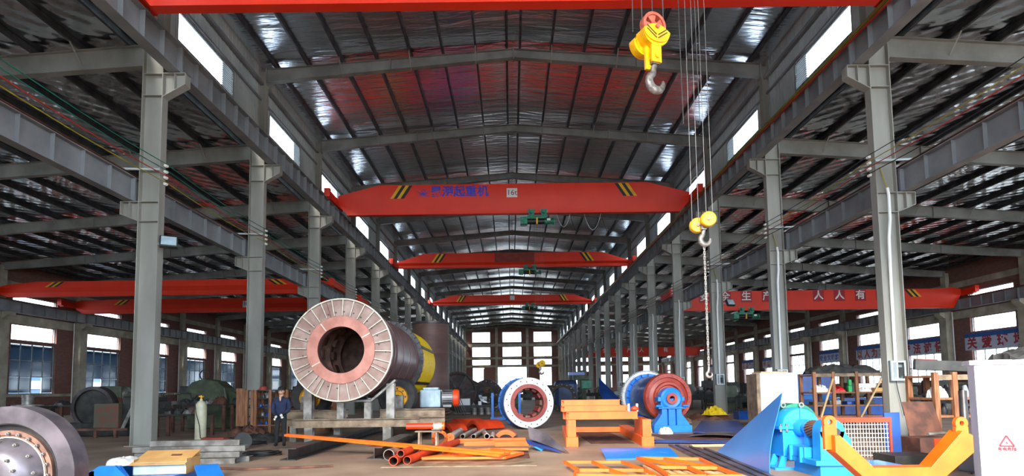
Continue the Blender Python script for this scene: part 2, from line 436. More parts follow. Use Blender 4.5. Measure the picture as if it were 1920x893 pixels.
for z0, z1 in ((11.5, 12.1), (8.55, 9.0), (6.7, 7.15)): MB().box(-34.9, 34.9, YF - .12, YF + .05, z0, z1).build('ring_beam', 'concrete', wf, 0)
for h in holes:
    if h[2] < .5: continue
    e = window(0); e.location = (h[0], YF + .17, h[2]); wd, hh = h[1] - h[0], h[3] - h[2]
    q = MB(); q.box(0, .07, -.04, .04, 0, hh); q.box(wd - .07, wd, -.04, .04, 0, hh); q.box(.07, wd - .07, -.04, .04, 0, .07); q.box(.07, wd - .07, -.04, .04, hh - .07, hh)
    q.build('frame', 'window_frame', e, 0); MB().box(.07, wd - .07, -.004, .004, .07, hh - .07).build('pane', 'glass', e, 0)
d = sempty('door_1', (-3.4, YF + .3, 0))
for x, nm in ((-.05, 'jamb'), (6.75, 'jamb')): MB().box(x, x + .1, -.08, .08, 0, 6.68).build(nm, 'window_frame', d, 0)
MB().box(-3.3, .0, -.04, .04, .05, 6.4).build('door_leaf', 'siding', d, 0, loc=(0, .25, 0))
# ---- front gable behind the camera: nave and right aisle stand open, left aisle is walled
m = MB(); m.box(-35.3, -11.2, YB - .3, YB, 0, 12.3)
struct(m.build('wall_front', 'brick', smooth=0))

# ---- steel columns
GC = 'grey steel columns along the nave'
def col_mesh(sg):
    R = {}
    xa, xb = sg * XN, sg * XO; top = 15.55
    bx = lambda a, b, *r: MB().box(min(a, b), max(a, b), *r)
    R['flange'] = [bx(xa, xa + sg * .025, -.15, .15, 0, top).mesh('flange', 'steel', 0), bx(xb - sg * .025, xb, -.15, .15, 0, top).mesh('flange', 'steel', 0)]
    R['web'] = [bx(xa + sg * .025, xb - sg * .025, -.008, .008, 0, top).mesh('web', 'steel', 0)]
    R['stiffener'] = [bx(xa + sg * .025, xb - sg * .025, -.14, .14, z - .01, z + .01).mesh('stiffener', 'steel', 0) for z in (11.30, 10.62, 7.30, 6.70)]
    R['base_plate'] = [bx(xa - sg * .1, xb + sg * .1, -.25, .25, 0, .03).mesh('base_plate', 'steel', 0)]
    def corbel(x0, x1, zt, do, di):
        m = MB(); m.prism([(x0, zt - di), (x1, zt - do), (x1, zt), (x0, zt)], (0, .008, 0), (1, 0, 0), (0, 0, 1), .016 * (1 if x1 > x0 else 1))
        m.bar((x0, 0, zt - .01), (x1, 0, zt - .01), .3, .02); m.bar((x0, 0, zt - di), (x1, 0, zt - do), .3, .02)
        m.box(min(x1, x1 + (.02 if x0 > x1 else -.02)), max(x1, x1 + (.02 if x0 > x1 else -.02)), -.15, .15, zt - do, zt)
        xm = x0 + (x1 - x0) * .5; m.box(xm - .01, xm + .01, -.14, .14, zt - (do + di) / 2, zt)
        return m.mesh('corbel', 'steel', 0)
    R['corbel'] = [corbel(xa, sg * 10.12, 11.31, .36, .74), corbel(xb, sg * 11.97, 7.31, .38, .6)]
    br = MB(); br.bar((sg * 10.78, -.19, 8.26), (sg * 12.1, -.19, 8.30), .05, .06)
    R['insulator_arm'] = [br.mesh('insulator_arm', 'siding', 0)]
    return R
insm = MB(); insm.lathe([(.0, -.06), (.05, -.055), (.055, -.02), (.03, 0), (.055, .02), (.05, .055), (0, .06)], (0, 0, 0), 'Y', 10)
insm = insm.mesh('insulator', 'porcelain')
CM = {sg: col_mesh(sg) for sg in (-1, 1)}
conduit = {}
for sg in (-1, 1):
    for i, y in enumerate(CY[2:]):
        k = i - 1                                        # 0 is the first column in view
        lab = 'grey steel column of the row with white cable conduits' if sg > 0 else 'grey steel column of the row behind the big mill drum'
        if sg < 0 and k == 0: lab = 'grey steel column carrying a square floodlight, next to the gas cylinder'
        if sg > 0 and k == 0: lab = 'grey steel column with an open switch box beside the shelves'
        t = thing('steel_column', lab, 'column', (0, y, 0), 0, GC)
        for nm, ms in CM[sg].items():
            if (k > 6 and nm in ('stiffener', 'base_plate')) or (k > 2 and nm == 'insulator_arm'): continue
            for me in ms: ob(nm, me, t)
        if k <= 6:
            for z in (8.47, 8.28, 8.10, 7.90): ob('insulator', insm, t, (sg * 10.74, .06, z))
# ---- crane runway beams
def runway(name, h, w, nst):
    P = {}
    Lb = B - .03
    P['bottom_flange'] = [(MB().box(-w / 2, w / 2, 0, Lb, 0, .022).mesh('bottom_flange', 'steel_beam', 0), (0, 0, 0))]
    P['top_flange'] = [(MB().box(-w / 2, w / 2, 0, Lb, h - .024, h).mesh('top_flange', 'steel_beam', 0), (0, 0, 0))]
    P['web'] = [(MB().box(-.007, .007, 0, Lb, .022, h - .024).mesh('web', 'steel_beam', 0), (0, 0, 0))]
    st = MB().box(-w / 2 + .02, w / 2 - .02, -.006, .006, .022, h - .024).mesh('stiffener', 'steel_beam', 0)
    P['stiffener'] = [(st, (0, Lb * (k + 1) / (nst + 1), 0)) for k in range(nst)]
    e = MB().box(-w / 2, w / 2, -.01, .01, -.02, h).mesh('end_plate', 'steel_beam', 0)
    P['end_plate'] = [(e, (0, .01, 0)), (e, (0, Lb - .01, 0))]
    allm = MB()
    allm.box(-w / 2, w / 2, 0, Lb, 0, .022); allm.box(-w / 2, w / 2, 0, Lb, h - .024, h); allm.box(-.007, .007, 0, Lb, .022, h - .024)
    for k in range(nst): y = Lb * (k + 1) / (nst + 1); allm.box(-w / 2 + .02, w / 2 - .02, y - .006, y + .006, .022, h - .024)
    return P, allm.mesh(name, 'steel_beam', 0)
RN = runway('crane_runway_beam', .87, .36, 7); RA = runway('crane_runway_beam', .76, .28, 6)
blt = MB()
for z in (.2, .38, .56): blt.cyl((-.1, -.03, z), (-.1, .0, z), .022, n=6)
blt = blt.mesh('bolt', 'steel')
def runway_line(x, z, kit, lab, grp, i0, near):
    for i, y in enumerate(CY[i0:-1]):
        P, am = kit
        if i < near:
            t = thing('crane_runway_beam', lab, 'runway beam', (x, y + .015, z), 0, grp)
            for nm, ms in P.items():
                for me, lc in ms: ob(nm, me, t, lc)
            if abs(x) < 20:
                b1 = MB()
                for zz in (.2, .38, .56): ob('bolt', BOLT, t, (.11 * (1 if x < 0 else -1), -.0, zz))
        else:
            tag(ob('crane_runway_beam', am, None, (x, y + .015, z)), lab, 'runway beam', grp)
BOLT = MB().cyl((0, -.03, 0), (0, .045, 0), .024, n=6).mesh('bolt', 'steel')
for sg, side in ((-1, 'behind the big mill drum'), (1, 'above the blue ball mill')):
    runway_line(sg * 10.47, 11.33, RN, 'high grey runway beam of the nave cranes, row %s' % side, 'nave runway beams ' + side, 2, 6)
    runway_line(sg * 11.74, 7.33, RA, 'lower grey runway beam for the side aisle cranes, row %s' % side, 'lower runway beams ' + side, 2, 6)
    runway_line(sg * 34.35, 7.24, RA, 'dark runway beam on the concrete pilasters of the %s wall' % ('banner' if sg > 0 else 'plain brick'), 'wall runway beams ' + side, 5, 5)
    sd = 'with banners opposite the plain windows' if sg > 0 else 'of the aisle with two red cranes'
    for x, z, h, lab in ((10.47, 12.2, .12, 'rusty crane rail on the high nave runway, row ' + side), (11.74, 8.09, .12, 'rusty crane rail on the lower runway, row ' + side), (34.35, 8.0, .12, 'crane rail along the brick wall ' + sd)):
        m = MB(); m.box(sg * x - .06, sg * x + .06, CY[2], YF - .1, z, z + .03); m.box(sg * x - .015, sg * x + .015, CY[2], YF - .1, z + .03, z + h - .03); m.box(sg * x - .035, sg * x + .035, CY[2], YF - .1, z + h - .03, z + h)
        tag(m.build('crane_rail', 'rail', None, 0), lab, 'rail')
    cc = (('cable_green', 8.50, 'green'), ('cable_green', 8.31, 'green'), ('cable_red', 8.13, 'red'), ('cable_yellow', 7.93, 'tan')) if sg < 0 else (('cable_dark', 8.50, 'dark'), ('cable_yellow', 8.31, 'yellow'), ('cable_red', 8.13, 'red'), ('cable_dark', 7.93, 'dark'))
    for k, (mm, z, cn) in enumerate(cc):
        pts = []
        for i in range(2, len(CY)):
            pts.append((sg * 10.70, CY[i] + .06, z))
            if i < len(CY) - 1:
                for f in (.25, .5, .75): pts.append((sg * 10.70, CY[i] + B * f, z - .10 * (1 - (2 * f - 1) ** 2)))
        tag(MB().tube(pts, .014, 5).build('power_cable', mm), '%s power cable strung %s on white insulators along the columns %s' % (cn, ('topmost', 'second', 'third', 'lowest')[k], side), 'cable')
for k, (mm, x, z, r, cn) in enumerate((('cable_red', 10.275, 12.05, .035, 'red conductor bar along the runway above the blue ball mill'), ('cable_yellow', 10.29, 12.11, .018, 'lower yellow cable along the runway above the blue ball mill'), ('cable_yellow', 10.272, 12.16, .018, 'middle yellow cable along the runway above the blue ball mill'), ('cable_yellow', 10.262, 12.215, .018, 'upper yellow cable along the runway above the blue ball mill'))):
    tag(MB().tube([(x, CY[2], z), (x, YF - 1, z)], r, 6).build('conductor_line', mm), cn, 'cable')
# ================================================================ overhead cranes
def loft(m, secs):
    k = len(secs[0]); vs = [p for q in secs for p in q]
    fs = [(i * k + j, i * k + (j + 1) % k, (i + 1) * k + (j + 1) % k, (i + 1) * k + j) for i in range(len(secs) - 1) for j in range(k)]
    fs += [tuple(range(k - 1, -1, -1)), tuple(range((len(secs) - 1) * k, len(secs) * k))]
    return m.add(vs, fs)
def crane(name, label, x0, x1, y, zr, top, m1, m2, bot, hw=.28, stripes=True, group=None, cl=1.25, flat=False):
    """x0..x1 rail to rail; heights are relative to the rail head zr"""
    xc = (x0 + x1) / 2; h = (x1 - x0) / 2
    t = thing(name, label, 'crane', (xc, y, zr), 0, group)
    secs = []; H0 = [(-h + .28, .52, .02), (-h + .8, .66, bot), (-h + 2.6, top, bot), (h - 2.6, top, bot), (h - .8, .66, bot), (h - .28, .52, .02)]
    if flat: H0 = [(-h + .1, top, bot), (h - .1, top, bot)]
    for x, tp, bt in H0:
        a = min(m1, tp - .1); b = min(m2, a - .1); b = max(b, bt + .06); lo = bt
        secs.append([(x, -hw, tp), (x, -hw, max(a, b + .02)), (x, -hw * .45, b), (x, -hw * .45, lo + .04), (x, -hw * .62, lo + .035), (x, -hw * .62, lo), (x, hw * .62, lo), (x, hw * .62, lo + .035), (x, hw * .45, lo + .04), (x, hw * .45, b), (x, hw, max(a, b + .02)), (x, hw, tp)])
    g = loft(MB(), secs).build('girder', 'crane_red', t, 20)
    MB().box(-h + 2.7, h - 2.7, -hw - .02, hw + .02, top, top + .015).build('top_plate', 'crane_red', t, 0)
    for sg in (-1, 1):
        x = sg * h
        e = MB().box(x - .14, x + .14, -cl, cl, .06, .5).build('end_carriage', 'crane_red', t, 0)
        for yy in (-cl + .3, cl - .3): MB().cyl((x - .06, yy, .17), (x + .06, yy, .17), .17, n=16).build('wheel', 'hook_steel', e)
        MB().box(x - .16, x + .16, -cl - .25, -cl, .12, .6).build('buffer', 'crane_red', e, 0)
        if stripes:
            z0, z1 = m1 + .03, top - .02; hh = z1 - z0; wd = .20
            for k in range(4):
                xa = -h + 3.3 + wd * k; sh = .5
                poly = [(xa, z0), (xa + wd, z0), (xa + wd + sh, z1), (xa + sh, z1)]
                if sg > 0: poly = [(-a, c) for a, c in poly][::-1]
                MB().prism(poly, (0, -hw - .002, 0), (1, 0, 0), (0, 0, 1), .006).build('warning_stripe', 'stripe_yellow' if k % 2 == 0 else 'black', t, 0)
    return t
def hoist(label, x, y, z, sc=1., cap='hoist'):
    t = thing('electric_hoist', label, cap, (x, y, z), 0)
    r = lambda m: m.xf(Matrix.Scale(sc, 4))
    r(MB().cyl((-.62, 0, -.42), (.45, 0, -.42), .17, n=20)).build('drum', 'black', t)
    r(MB().box(-.6, .5, -.2, .2, -.30, -.12)).build('drum_cover', 'hoist_green', t, 0, bevel=.02)
    r(MB().box(-1.0, -.58, -.22, .22, -.62, -.18)).build('gearbox', 'hoist_green', t, 0, bevel=.03)
    mm = r(MB().lathe([(0, 0), (.2, 0), (.2, .08), (.17, .1), (.17, .42), (.2, .45), (.2, .55), (.14, .6), (0, .6)], (.42, 0, -.42), 'X', 20)); mo = mm.build('motor', 'hoist_green', t)
    r(MB().box(.55, .75, -.23, -.2, -.42, -.3)).build('name_plate', 'white_paint', mo, 0)
    for xx in (-.35, .38):
        tr = r(MB().box(xx - .16, xx + .16, -.23, -.19, -.15, .24)).build('trolley', 'hoist_green', t, 0)
        r(MB().box(xx - .16, xx + .16, .19, .23, -.15, .24)).build('trolley', 'hoist_green', t, 0)
        r(MB().cyl((xx, -.42, .08), (xx, -.22, .08), .11, n=16)).build('trolley_motor', 'hoist_green', tr)
        for q in (-.14, .14): r(MB().cyl((xx + q, -.2, .16), (xx + q, -.135, .16), .1, n=14)).build('wheel', 'hook_steel', tr)
    r(MB().box(-.08, .02, -.21, .21, -.62, -.24)).build('rope_guide', 'stripe_yellow', t, 0)
    return t
def hook_mesh(sc):
    pts = [(0, 0, .12), (0, 0, 0), (-.02, 0, -.07)]; rr = [.045, .05, .052]
    for k in range(12):
        a = math.radians(115 + 23.5 * k); pts.append((.03 + .135 * math.cos(a), 0, -.26 + .135 * math.sin(a))); rr.append([.055, .062, .068, .074, .078, .078, .074, .068, .06, .05, .04, .022][k])
    return MB().tube(pts, rr, 12).xf(Matrix.Scale(sc, 4) @ Matrix.Diagonal((1, .7, 1, 1)))
def twin_block(label, x, y, z, ztop, R, m='hook_yellow', rz=0.):
    t = thing('hook_block', label, 'hook', (x, y, z), rz)
    for sg in (-1, 1):
        d = MB().lathe([(0, -.07), (R * .86, -.07), (R, -.045), (R, .045), (R * .86, .07), (0, .07)], (sg * R * .42, sg * -.09, sg * R * .22), (.25, 1, .1), 28).build('sheave_cover', m, t)
        MB().cyl((sg * R * .42 - .03, sg * -.09 - .095, sg * R * .22 - .01), (sg * R * .42, sg * -.09 - .05, sg * R * .22), R * .2, n=12).build('axle_nut', 'hook_steel', d)
    MB().box(-R * .35, R * .35, -.05, .05, -R * 1.0, -R * .3).build('crosshead', 'hook_steel', t, 0)
    hook_mesh(R / .2).build('hook', 'hook_steel', t, loc=(0.02, 0, -R * .95))
    for dx in (-1.45, -.55, .55, 1.45):
        MB().tube([(dx * R, 0, .0), (dx * R * .9, 0, ztop - z)], max(.005, R * .036), 5).build('wire_rope', 'rope', t)
    return t
zr = 12.32
c1 = crane('overhead_crane', 'red overhead crane with blue lettering and a 16t plate on its girder', -10.47, 10.47, 34.2, zr, 1.12, .30, -.21, -.59)
text('晟源起重机', .68, 'text_blue', c1, (-3.15, -.286, .68), (PI / 2, 0, 0), bold=.018)
lg = MB()
lg.prism([(-.22, 0), (-.12, -.16), (.12, -.16), (.22, 0), (.08, -.06), (0, .02), (-.08, -.06)], (0, 0, 0), (1, 0, 0), (0, 0, 1), .006)
for a, b in (((-.22, 0), (-.48, .16)), ((.22, 0), (.48, .16))): lg.prism([(a[0], a[1]), (b[0], b[1]), (a[0] * .62, -.12)][::(1 if a[0] < 0 else -1)], (0, 0, 0), (1, 0, 0), (0, 0, 1), .006)
for dx in (-.16, 0, .16): lg.prism([(dx * .5 - .02, .0), (dx * .5 + .02, .0), (dx + .015, .26), (dx - .015, .26)], (0, 0, 0), (1, 0, 0), (0, 0, 1), .006)
for a, b, r in ((-.3, -.22, 0),): lg.box(-.3, .3, -.006, 0, -.22, -.19)
lg.build('winged_emblem', 'text_blue', c1, 0, loc=(-5.25, -.285, .68))
pl = MB().box(-.31, .31, -.012, 0, -.27, .27).build('load_plate', 'white_paint', c1, 0, loc=(-.1, -.282, .60))
text('16t', .46, 'text_red', pl, (0, -.014, 0), (PI / 2, 0, 0))
for k, (xa, xb, dp) in enumerate(((2.5, 3.3, .8), (3.3, 4.1, 1.1), (4.1, 5.1, 1.0), (5.1, 6.1, 1.2))):
    MB().tube([(xa + (xb - xa) * q / 10, .1, -.55 - dp * (1 - (q / 5 - 1) ** 2)) for q in range(11)], .012, 5).build('festoon_cable', 'white_paint' if k % 2 == 0 else 'cable_dark', c1)
hoist('green electric wire rope hoist under the lettered crane', 1.36, 34.2, zr - .615, 1.)
twin_block('yellow hook block hanging low behind the white-faced drum', 1.42, 34.2, 2.95, zr - 1.19, .19)
c2 = crane('overhead_crane', 'red overhead crane with a darker brown middle section', -10.47, 10.47, 52.2, zr, 1.22, .42, .22, -.02)
MB().box(-1.6, 1.9, -.29, -.281, .42, 1.2).build('repainted_panel', 'crane_dark', c2, 0)
hoist('dark hoist under the brown-patched crane', 1.5, 52.2, zr - .045, 1.)
c3 = crane('overhead_crane', 'red overhead crane farthest down the nave, before the end windows', -10.47, 10.47, 76, zr, 1.28, .45, .29, .05)
MB().box(-.3, .3, -.295, -.281, .65, 1.2).build('load_plate', 'white_paint', c3, 0)
hoist('green hoist under the farthest nave crane', 2.2, 76, zr + .025, 1.)
c0 = crane('overhead_crane', 'red crane girder cut by the picture top, above the two hook blocks', -10.47, 10.47, 15.2, zr, 1.12, .30, -.21, -.59)
h0 = hoist('green auxiliary hoist high on the crane that carries the hook blocks', 2.85, 9.6, zr + 2.375, .9)
twin_block('small yellow twin-sheave hook block with a chain on its hook', 2.88, 9.6, 4.20, zr + .83, .125, rz=.15)
ch = MB(); z = 3.80; k = 0
while z > 1.78:
    tw = .05 if z < 5.5 else .07
    d = (1, 0, 0) if k % 2 == 0 else (0, 1, 0); L_ = .052
    for q in (-1, 1): ch.bar((d[0] * q * .012, d[1] * q * .012, z), (d[0] * q * .012, d[1] * q * .012, z - L_), .008, .008, (0, 1, 0) if d[0] else (1, 0, 0))
    ch.bar((-d[0] * .016, -d[1] * .016, z), (d[0] * .016, d[1] * .016, z), .012, .012); ch.bar((-d[0] * .016, -d[1] * .016, z - L_), (d[0] * .016, d[1] * .016, z - L_), .012, .012)
    z -= .041; k += 1
hc = thing('lifting_chain', 'steel lifting chain hanging from the small yellow hook block', 'chain', (2.89, 9.6, 0))
ch.build('links', 'hook_steel', hc, 0)
hook_mesh(.33).build('grab_hook', 'hook_steel', hc, loc=(0, 0, 1.80))
# big hook block close to the camera, hung from a crane above the frame
hb = thing('hook_block', 'large yellow hook block with black chevrons and a grey forged hook', 'hook', (2.17, 9.6, 7.44), .38); hb.scale = (.74, .74, .74)
sh = MB().ring((0, -.08, .18), 'Y', .3, .235, .16, 40).build('sheave', 'sheave_red', hb)
MB().cyl((0, -.06, .18), (0, .06, .18), .085, n=24).build('sheave_hub', 'sheave_red', sh)
for a in range(4):                                       # web segments, open between them
    q = a * PI / 2 + .5; MB().ring((0, -.05, .18), 'Y', .24, .08, .1, 10, (q + .28, q + PI / 2 - .28)).build('sheave_web', 'sheave_red', sh)
eye = [(-.35, .0)] + [(-.35 + .7 * k / 8, .0 + .15 * math.sin(PI * k / 8)) for k in range(1, 8)] + [(.35, 0)] + [(.35 * math.cos(PI * k / 12), -.27 * math.sin(PI * k / 12)) for k in range(1, 12)]
for yy in (-.16, .13):
    cv = MB().prism(eye, (0, yy + .03, 0), (1, 0, 0), (0, 0, 1), .03).build('cover_plate', 'hook_yellow', hb, 0)
    if yy < 0:
        for sg in (-1, 1):
            for dz in (0, .075):
                MB().bar((sg * .27, yy - .002, .07 - dz), (sg * .02, yy - .002, -.11 - dz), .008, .022, (0, 0, 1)).build('chevron', 'black', cv, 0)
        MB().cyl((0, yy - .04, .08), (0, yy + .02, .08), .05, n=16).build('axle_cap', 'sheave_red', cv)
MB().lathe([(.27, -.13), (.345, -.13), (.345, .13), (.27, .13)], (0, 0, 0), 'Y', 28, True, (PI, 2 * PI)).build('guard_shell', 'hook_yellow', hb)
MB().lathe([(.22, -.1), (.30, -.1), (.30, .1), (.22, .1)], (-.12, .24, -.16), 'Y', 28, True, (PI * .95, PI * 2.05)).build('rear_guard', 'hook_yellow', hb)
MB().cyl((-.12, .14, -.16), (-.12, .36, -.16), .25, n=28).build('rear_sheave_cover', 'hook_yellow', hb)
nk = MB().box(-.13, .13, -.12, -.05, -.72, -.25).build('neck_plate', 'hook_yellow', hb, 0, bevel=.015)
MB().cyl((0, -.15, -.58), (0, -.1, -.58), .055, n=16).build('neck_bolt', 'hook_yellow', nk)
MB().box(-.2, -.06, .02, .1, -.85, -.3).build('neck_plate', 'hook_yellow', hb, 0, bevel=.015)
MB().box(-.1, .1, -.08, .05, -.74, -.62).build('crosshead', 'hook_steel', hb, 0)
hook_mesh(1.42).build('hook', 'hook_steel', hb, loc=(0.0, 0, -.76))
for dx, dy in ((-.29, 0), (.29, 0), (-.38, .24), (.16, .24)):
    MB().tube([(dx, dy, .1), (dx * .95, dy * .4, 7.72)], .011, 6).build('wire_rope', 'rope', hb)
crane('overhead_crane', 'red overhead crane above the camera that carries the chevron hook block', -10.47, 10.47, 9.6, zr, 1.8, 1.2, 1.0, .82)
for k, x in enumerate((3.06, 3.38)):
    tag(MB().tube([(x, 11.2, 13.6), (x + .05, 11.2, 6.6)], .008, 5).build('pendant_rope', 'rope'), ('thin grey pendant rope nearest the chevron hook block', 'second thin pendant rope beside the chevron hook block')[k], 'rope')
# aisle cranes
za_ = 8.21
def aisle_crane(lab, sg, y, top, bot):
    xs_ = sorted((sg * 11.74, sg * 34.35)); return crane('overhead_crane', lab, xs_[0], xs_[1], y, za_, top, (top + bot) / 2 + .1, bot + .3, bot, .26)
ca = aisle_crane('red aisle crane in front of the plated one, left of the mill drum', -1, 39.4, .82, -.15)
cb = aisle_crane('red aisle crane with a small white load plate, behind its twin', -1, 46.3, .66, -.38)
pl = MB().box(-.3, .3, -.012, 0, -.25, .25).build('load_plate', 'white_paint', cb, 0, loc=(2.3, -.27, .2))
text('10t', .4, 'text_blue', pl, (0, -.014, 0), (PI / 2, 0, 0))
hoist('green hoist end on the plated aisle crane', -15.2, 46.3, za_ - .405, 1.)
cr = aisle_crane('red aisle crane with white safety slogan lettering', 1, 45.3, .55, -.90)
for k, chx in enumerate('安全生产人人有责'):
    x = (-8.55, -6.95, -5.35, -3.75, .15, 1.75, 3.35, 4.95)[k]
    p_ = MB().box(-.42, .42, -.008, 0, -.42, .42).build('letter_ground', 'text_red', cr, 0, loc=(x, -.262, .13))
    text(chx, .74, 'white_paint', p_, (0, -.012, 0), (PI / 2, 0, 0), 'lettering', bold=.012)
hoist('green and orange hoist under the slogan crane', 17.7, 45.3, za_ - .925, 1.)
cr2 = aisle_crane('far red aisle crane with white slogan lettering, by the end wall', 1, 108, .6, -.95)
for k, chx in enumerate('安全生产人人有责'):
    text(chx, .9, 'white_paint', cr2, (-8.5 + 2.2 * k, -.27, .1), (PI / 2, 0, 0), 'lettering', bold=.012)
# ================================================================ workshop objects: mill drum and its stand
mat('drum_face', s(182, 156, 145), .6, 0, s(142, 110, 98), 2.2, .35, .7, .1, 20)
mat('drum_flange', s(206, 140, 122), .55, 0, s(176, 112, 96), 2.5)
mat('bright_edge', s(226, 222, 206), .4, .2, s(190, 180, 160), 6)
mat('drum_shell', s(132, 98, 94), .34, .25, s(96, 70, 70), 1.1, .35, .7)
mat('drum_dark', s(70, 52, 46), .7, .1, s(40, 32, 30), 3)
mat('liner', s(150, 106, 88), .6, .0, s(104, 74, 62), 4)
mat('rope_yellow', s(240, 200, 10), .5, 0, s(210, 168, 8), 14, .3, .6)
mat('paint_blue', s(28, 128, 222), .36, 0, s(22, 108, 200), 1.5, .3, .7, coat=.1)
mat('paint_cyan', s(40, 150, 228), .36, 0, s(30, 132, 214), 2, .3, .7, coat=.1)
mat('dark_blue', s(24, 78, 158), .25, .1, s(18, 58, 124), 1.5)
mat('rust_beam', s(156, 136, 110), .6, .1, s(106, 84, 66), 3.5, .35, .65)
mat('raw_steel', s(150, 146, 140), .45, .4, s(104, 98, 92), 4)
mat('dark_steel', s(84, 80, 80), .42, .5, s(56, 52, 52), 3)
mat('brown_steel', s(112, 80, 70), .5, .1, s(92, 64, 58), .8, .3, .7, stretch=(1, 1, 3))
mat('navy', s(22, 50, 96), .4, .1, s(16, 38, 74))
mat('rust', s(120, 76, 58), .75, .1, s(76, 48, 40), 3)
mat('rubber', s(52, 50, 50), .8, 0, s(36, 35, 35), 5)
mat('hub_yellow', s(232, 166, 20), .45, 0, s(206, 140, 14))
mat('gear_grey', s(178, 198, 206), .4, 0, s(154, 174, 184), 3)
mat('motor_grey', s(140, 142, 144), .45, .2, s(110, 112, 114))
mat('orange', s(250, 112, 20), .42, 0, s(240, 92, 12), 3, .3, .75)
mat('orange_red', s(226, 70, 22), .45, 0, s(196, 52, 14), 2.5)
mat('pipe_steel', s(214, 204, 192), .3, .35, s(170, 140, 118), 5)
mat('white_bag', s(240, 240, 238), .6, 0, s(220, 220, 216), 3)
mat('red_oxide', s(168, 66, 52), .45, 0, s(140, 50, 40), 3)
mat('primer_white', s(232, 234, 232), .42, .1, s(196, 198, 194), 5, .3, .55)
mat('cardboard', s(206, 160, 98), .8, 0, s(186, 140, 82), 3)
mat('wood', s(166, 112, 76), .75, 0, s(126, 82, 54), 3, stretch=(6, 6, .8))
mat('wood_pale', s(216, 184, 138), .75, 0, s(184, 150, 106), 3)
mat('sheet_blue', s(70, 96, 172), .35, .2, s(46, 64, 130), 1.3, .3, .7)
mat('sheet_bright', s(62, 132, 208), .28, .2, s(54, 122, 198), .9, .35, .65)
mat('purple_steel', s(132, 122, 128), .34, .5, s(84, 78, 84), 1.6)
mat('green_machine', s(80, 90, 62), .5, 0, s(52, 60, 42), 2.5)
mat('dark_machine', s(58, 58, 54), .55, .2, s(34, 34, 33), 3)
mat('denim', s(28, 40, 74), .85, 0, s(20, 30, 58), 8)
mat('trouser', s(26, 26, 30), .85, 0, s(18, 18, 22), 8)
mat('skin', s(196, 148, 120), .6, 0, s(186, 136, 108))
mat('glove', s(222, 220, 212), .8, 0, s(198, 196, 188))
mat('cyl_paint', s(206, 200, 170), .45, 0, s(182, 176, 146), 4)

DX, DY, DZ = -5.22, 17.3, 2.73
drum = thing('mill_drum', 'huge steel mill drum with a ribbed annular end plate and dark open bore', 'mill drum', (DX, DY, 0))
c = (0, 0, DZ)
MB().lathe([(.97, .05), (1.47, .05), (1.47, .09), (.97, .09)], c, 'Y', 72, True).build('end_plate', 'drum_face', drum)
MB().lathe([(1.47, -.03), (1.505, -.03), (1.505, .10), (1.47, .10)], c, 'Y', 96, True).build('rim', 'bright_edge', drum)
MB().lathe([(.68, 0.), (.985, 0.), (.985, .06), (.68, .06)], c, 'Y', 72, True).build('inner_flange', 'drum_flange', drum)
MB().lathe([(.68, .06), (.69, .06), (.69, .34), (.68, .34)], c, 'Y', 64, True).build('bore_sleeve', 'drum_shell', drum)
NR = 28
rib = MB().box(1.0, 1.46, -.008, .008, -.035, .0).xf(Matrix.Rotation(0, 4, 'Z'))
rib = MB().box(1.0, 1.465, -.03, .05, -.011, .011).mesh('rib', 'bright_edge', 0)
for k in range(NR):
    a = 2 * PI * k / NR + .04
    o = ob('rib', rib, drum, (0, 0, DZ)); o.rotation_euler = (0, a, 0)
for a in (.42, 2.15, 2.65, 4.4, 5.2):
    o = ob('seam', MB().box(.99, 1.45, .04, .05, -.006, .006).mesh('seam', 'rust', 0), drum, (0, 0, DZ)); o.rotation_euler = (0, a, 0)
for a in (-.52, 2.62, 1.05 + 3.0):
    o = ob('flange_joint', MB().box(.70, .96, -.006, .001, -.015, .015).mesh('flange_joint', 'bright_edge', 0), drum, (0, 0, DZ)); o.rotation_euler = (0, a, 0)
rd = random.Random(3)
hl = MB().cyl((0, .03, 0), (0, .052, 0), .022, n=6).mesh('stud', 'dark_steel')
for k in range(NR):
    a = 2 * PI * (k + .5) / NR + .04 + rd.uniform(-.04, .04); r = rd.choice((1.08, 1.1, 1.3, 1.12))
    ob('stud', hl, drum, (r * math.cos(a), 0, DZ + r * math.sin(a)))
# shell with weld bands
prof = [(1.36, .09)]
for yb in (1.0, 1.35, 2.6, 3.9, 5.2): prof += [(1.36, yb), (1.375, yb + .02), (1.375, yb + .06), (1.36, yb + .08)]
prof += [(1.36, 5.9)]
MB().lathe(prof, c, 'Y', 72).build('shell', 'drum_shell', drum)
MB().lathe([(1.30, .09), (1.30, 4.7), (.9, 4.9), (0, 4.9)], c, 'Y', 48).build('inner_shell', 'liner', drum)
for yb in (.85, 1.26): MB().lathe([(1.36, yb), (1.42, yb), (1.42, yb + .1), (1.36, yb + .1)], c, 'Y', 72, True).build('stiffening_ring', 'drum_shell', drum)
blks = [MB().box(1.08, 1.29, -.18, .18, -.13, .13).mesh('lifter_block', q_, 0) for q_ in ('liner', 'drum_face', 'liner', 'rust')]
for r_ in range(6):
    for k in range(16):
        o = ob('lifter_block', blks[(k * 5 + r_ * 3) % 4], drum, (0, .65 + r_ * .62, DZ)); o.rotation_euler = (0, 2 * PI * k / 16 + .2 * (r_ % 2), 0)
for r_ in range(3):
    MB().lathe([(1.0, 0), (1.29, 0), (1.29, .05), (1.0, .05)], (0, 1.0 + 1.24 * r_, DZ), 'Y', 40, True).build('liner_ring', 'liner', drum)
fl = MB().lathe([(1.36, 5.9), (1.53, 5.9), (1.53, 6.05), (1.36, 6.05)], c, 'Y', 72, True).build('girth_flange', 'dark_steel', drum)
bt = MB().box(-.03, .03, 5.82, 6.12, 1.44, 1.53).mesh('bolt', 'dark_steel', 0)
for k in range(40):
    o = ob('bolt', bt, fl, (0, 0, DZ)); o.rotation_euler = (0, 2 * PI * k / 40, 0)
wp = []
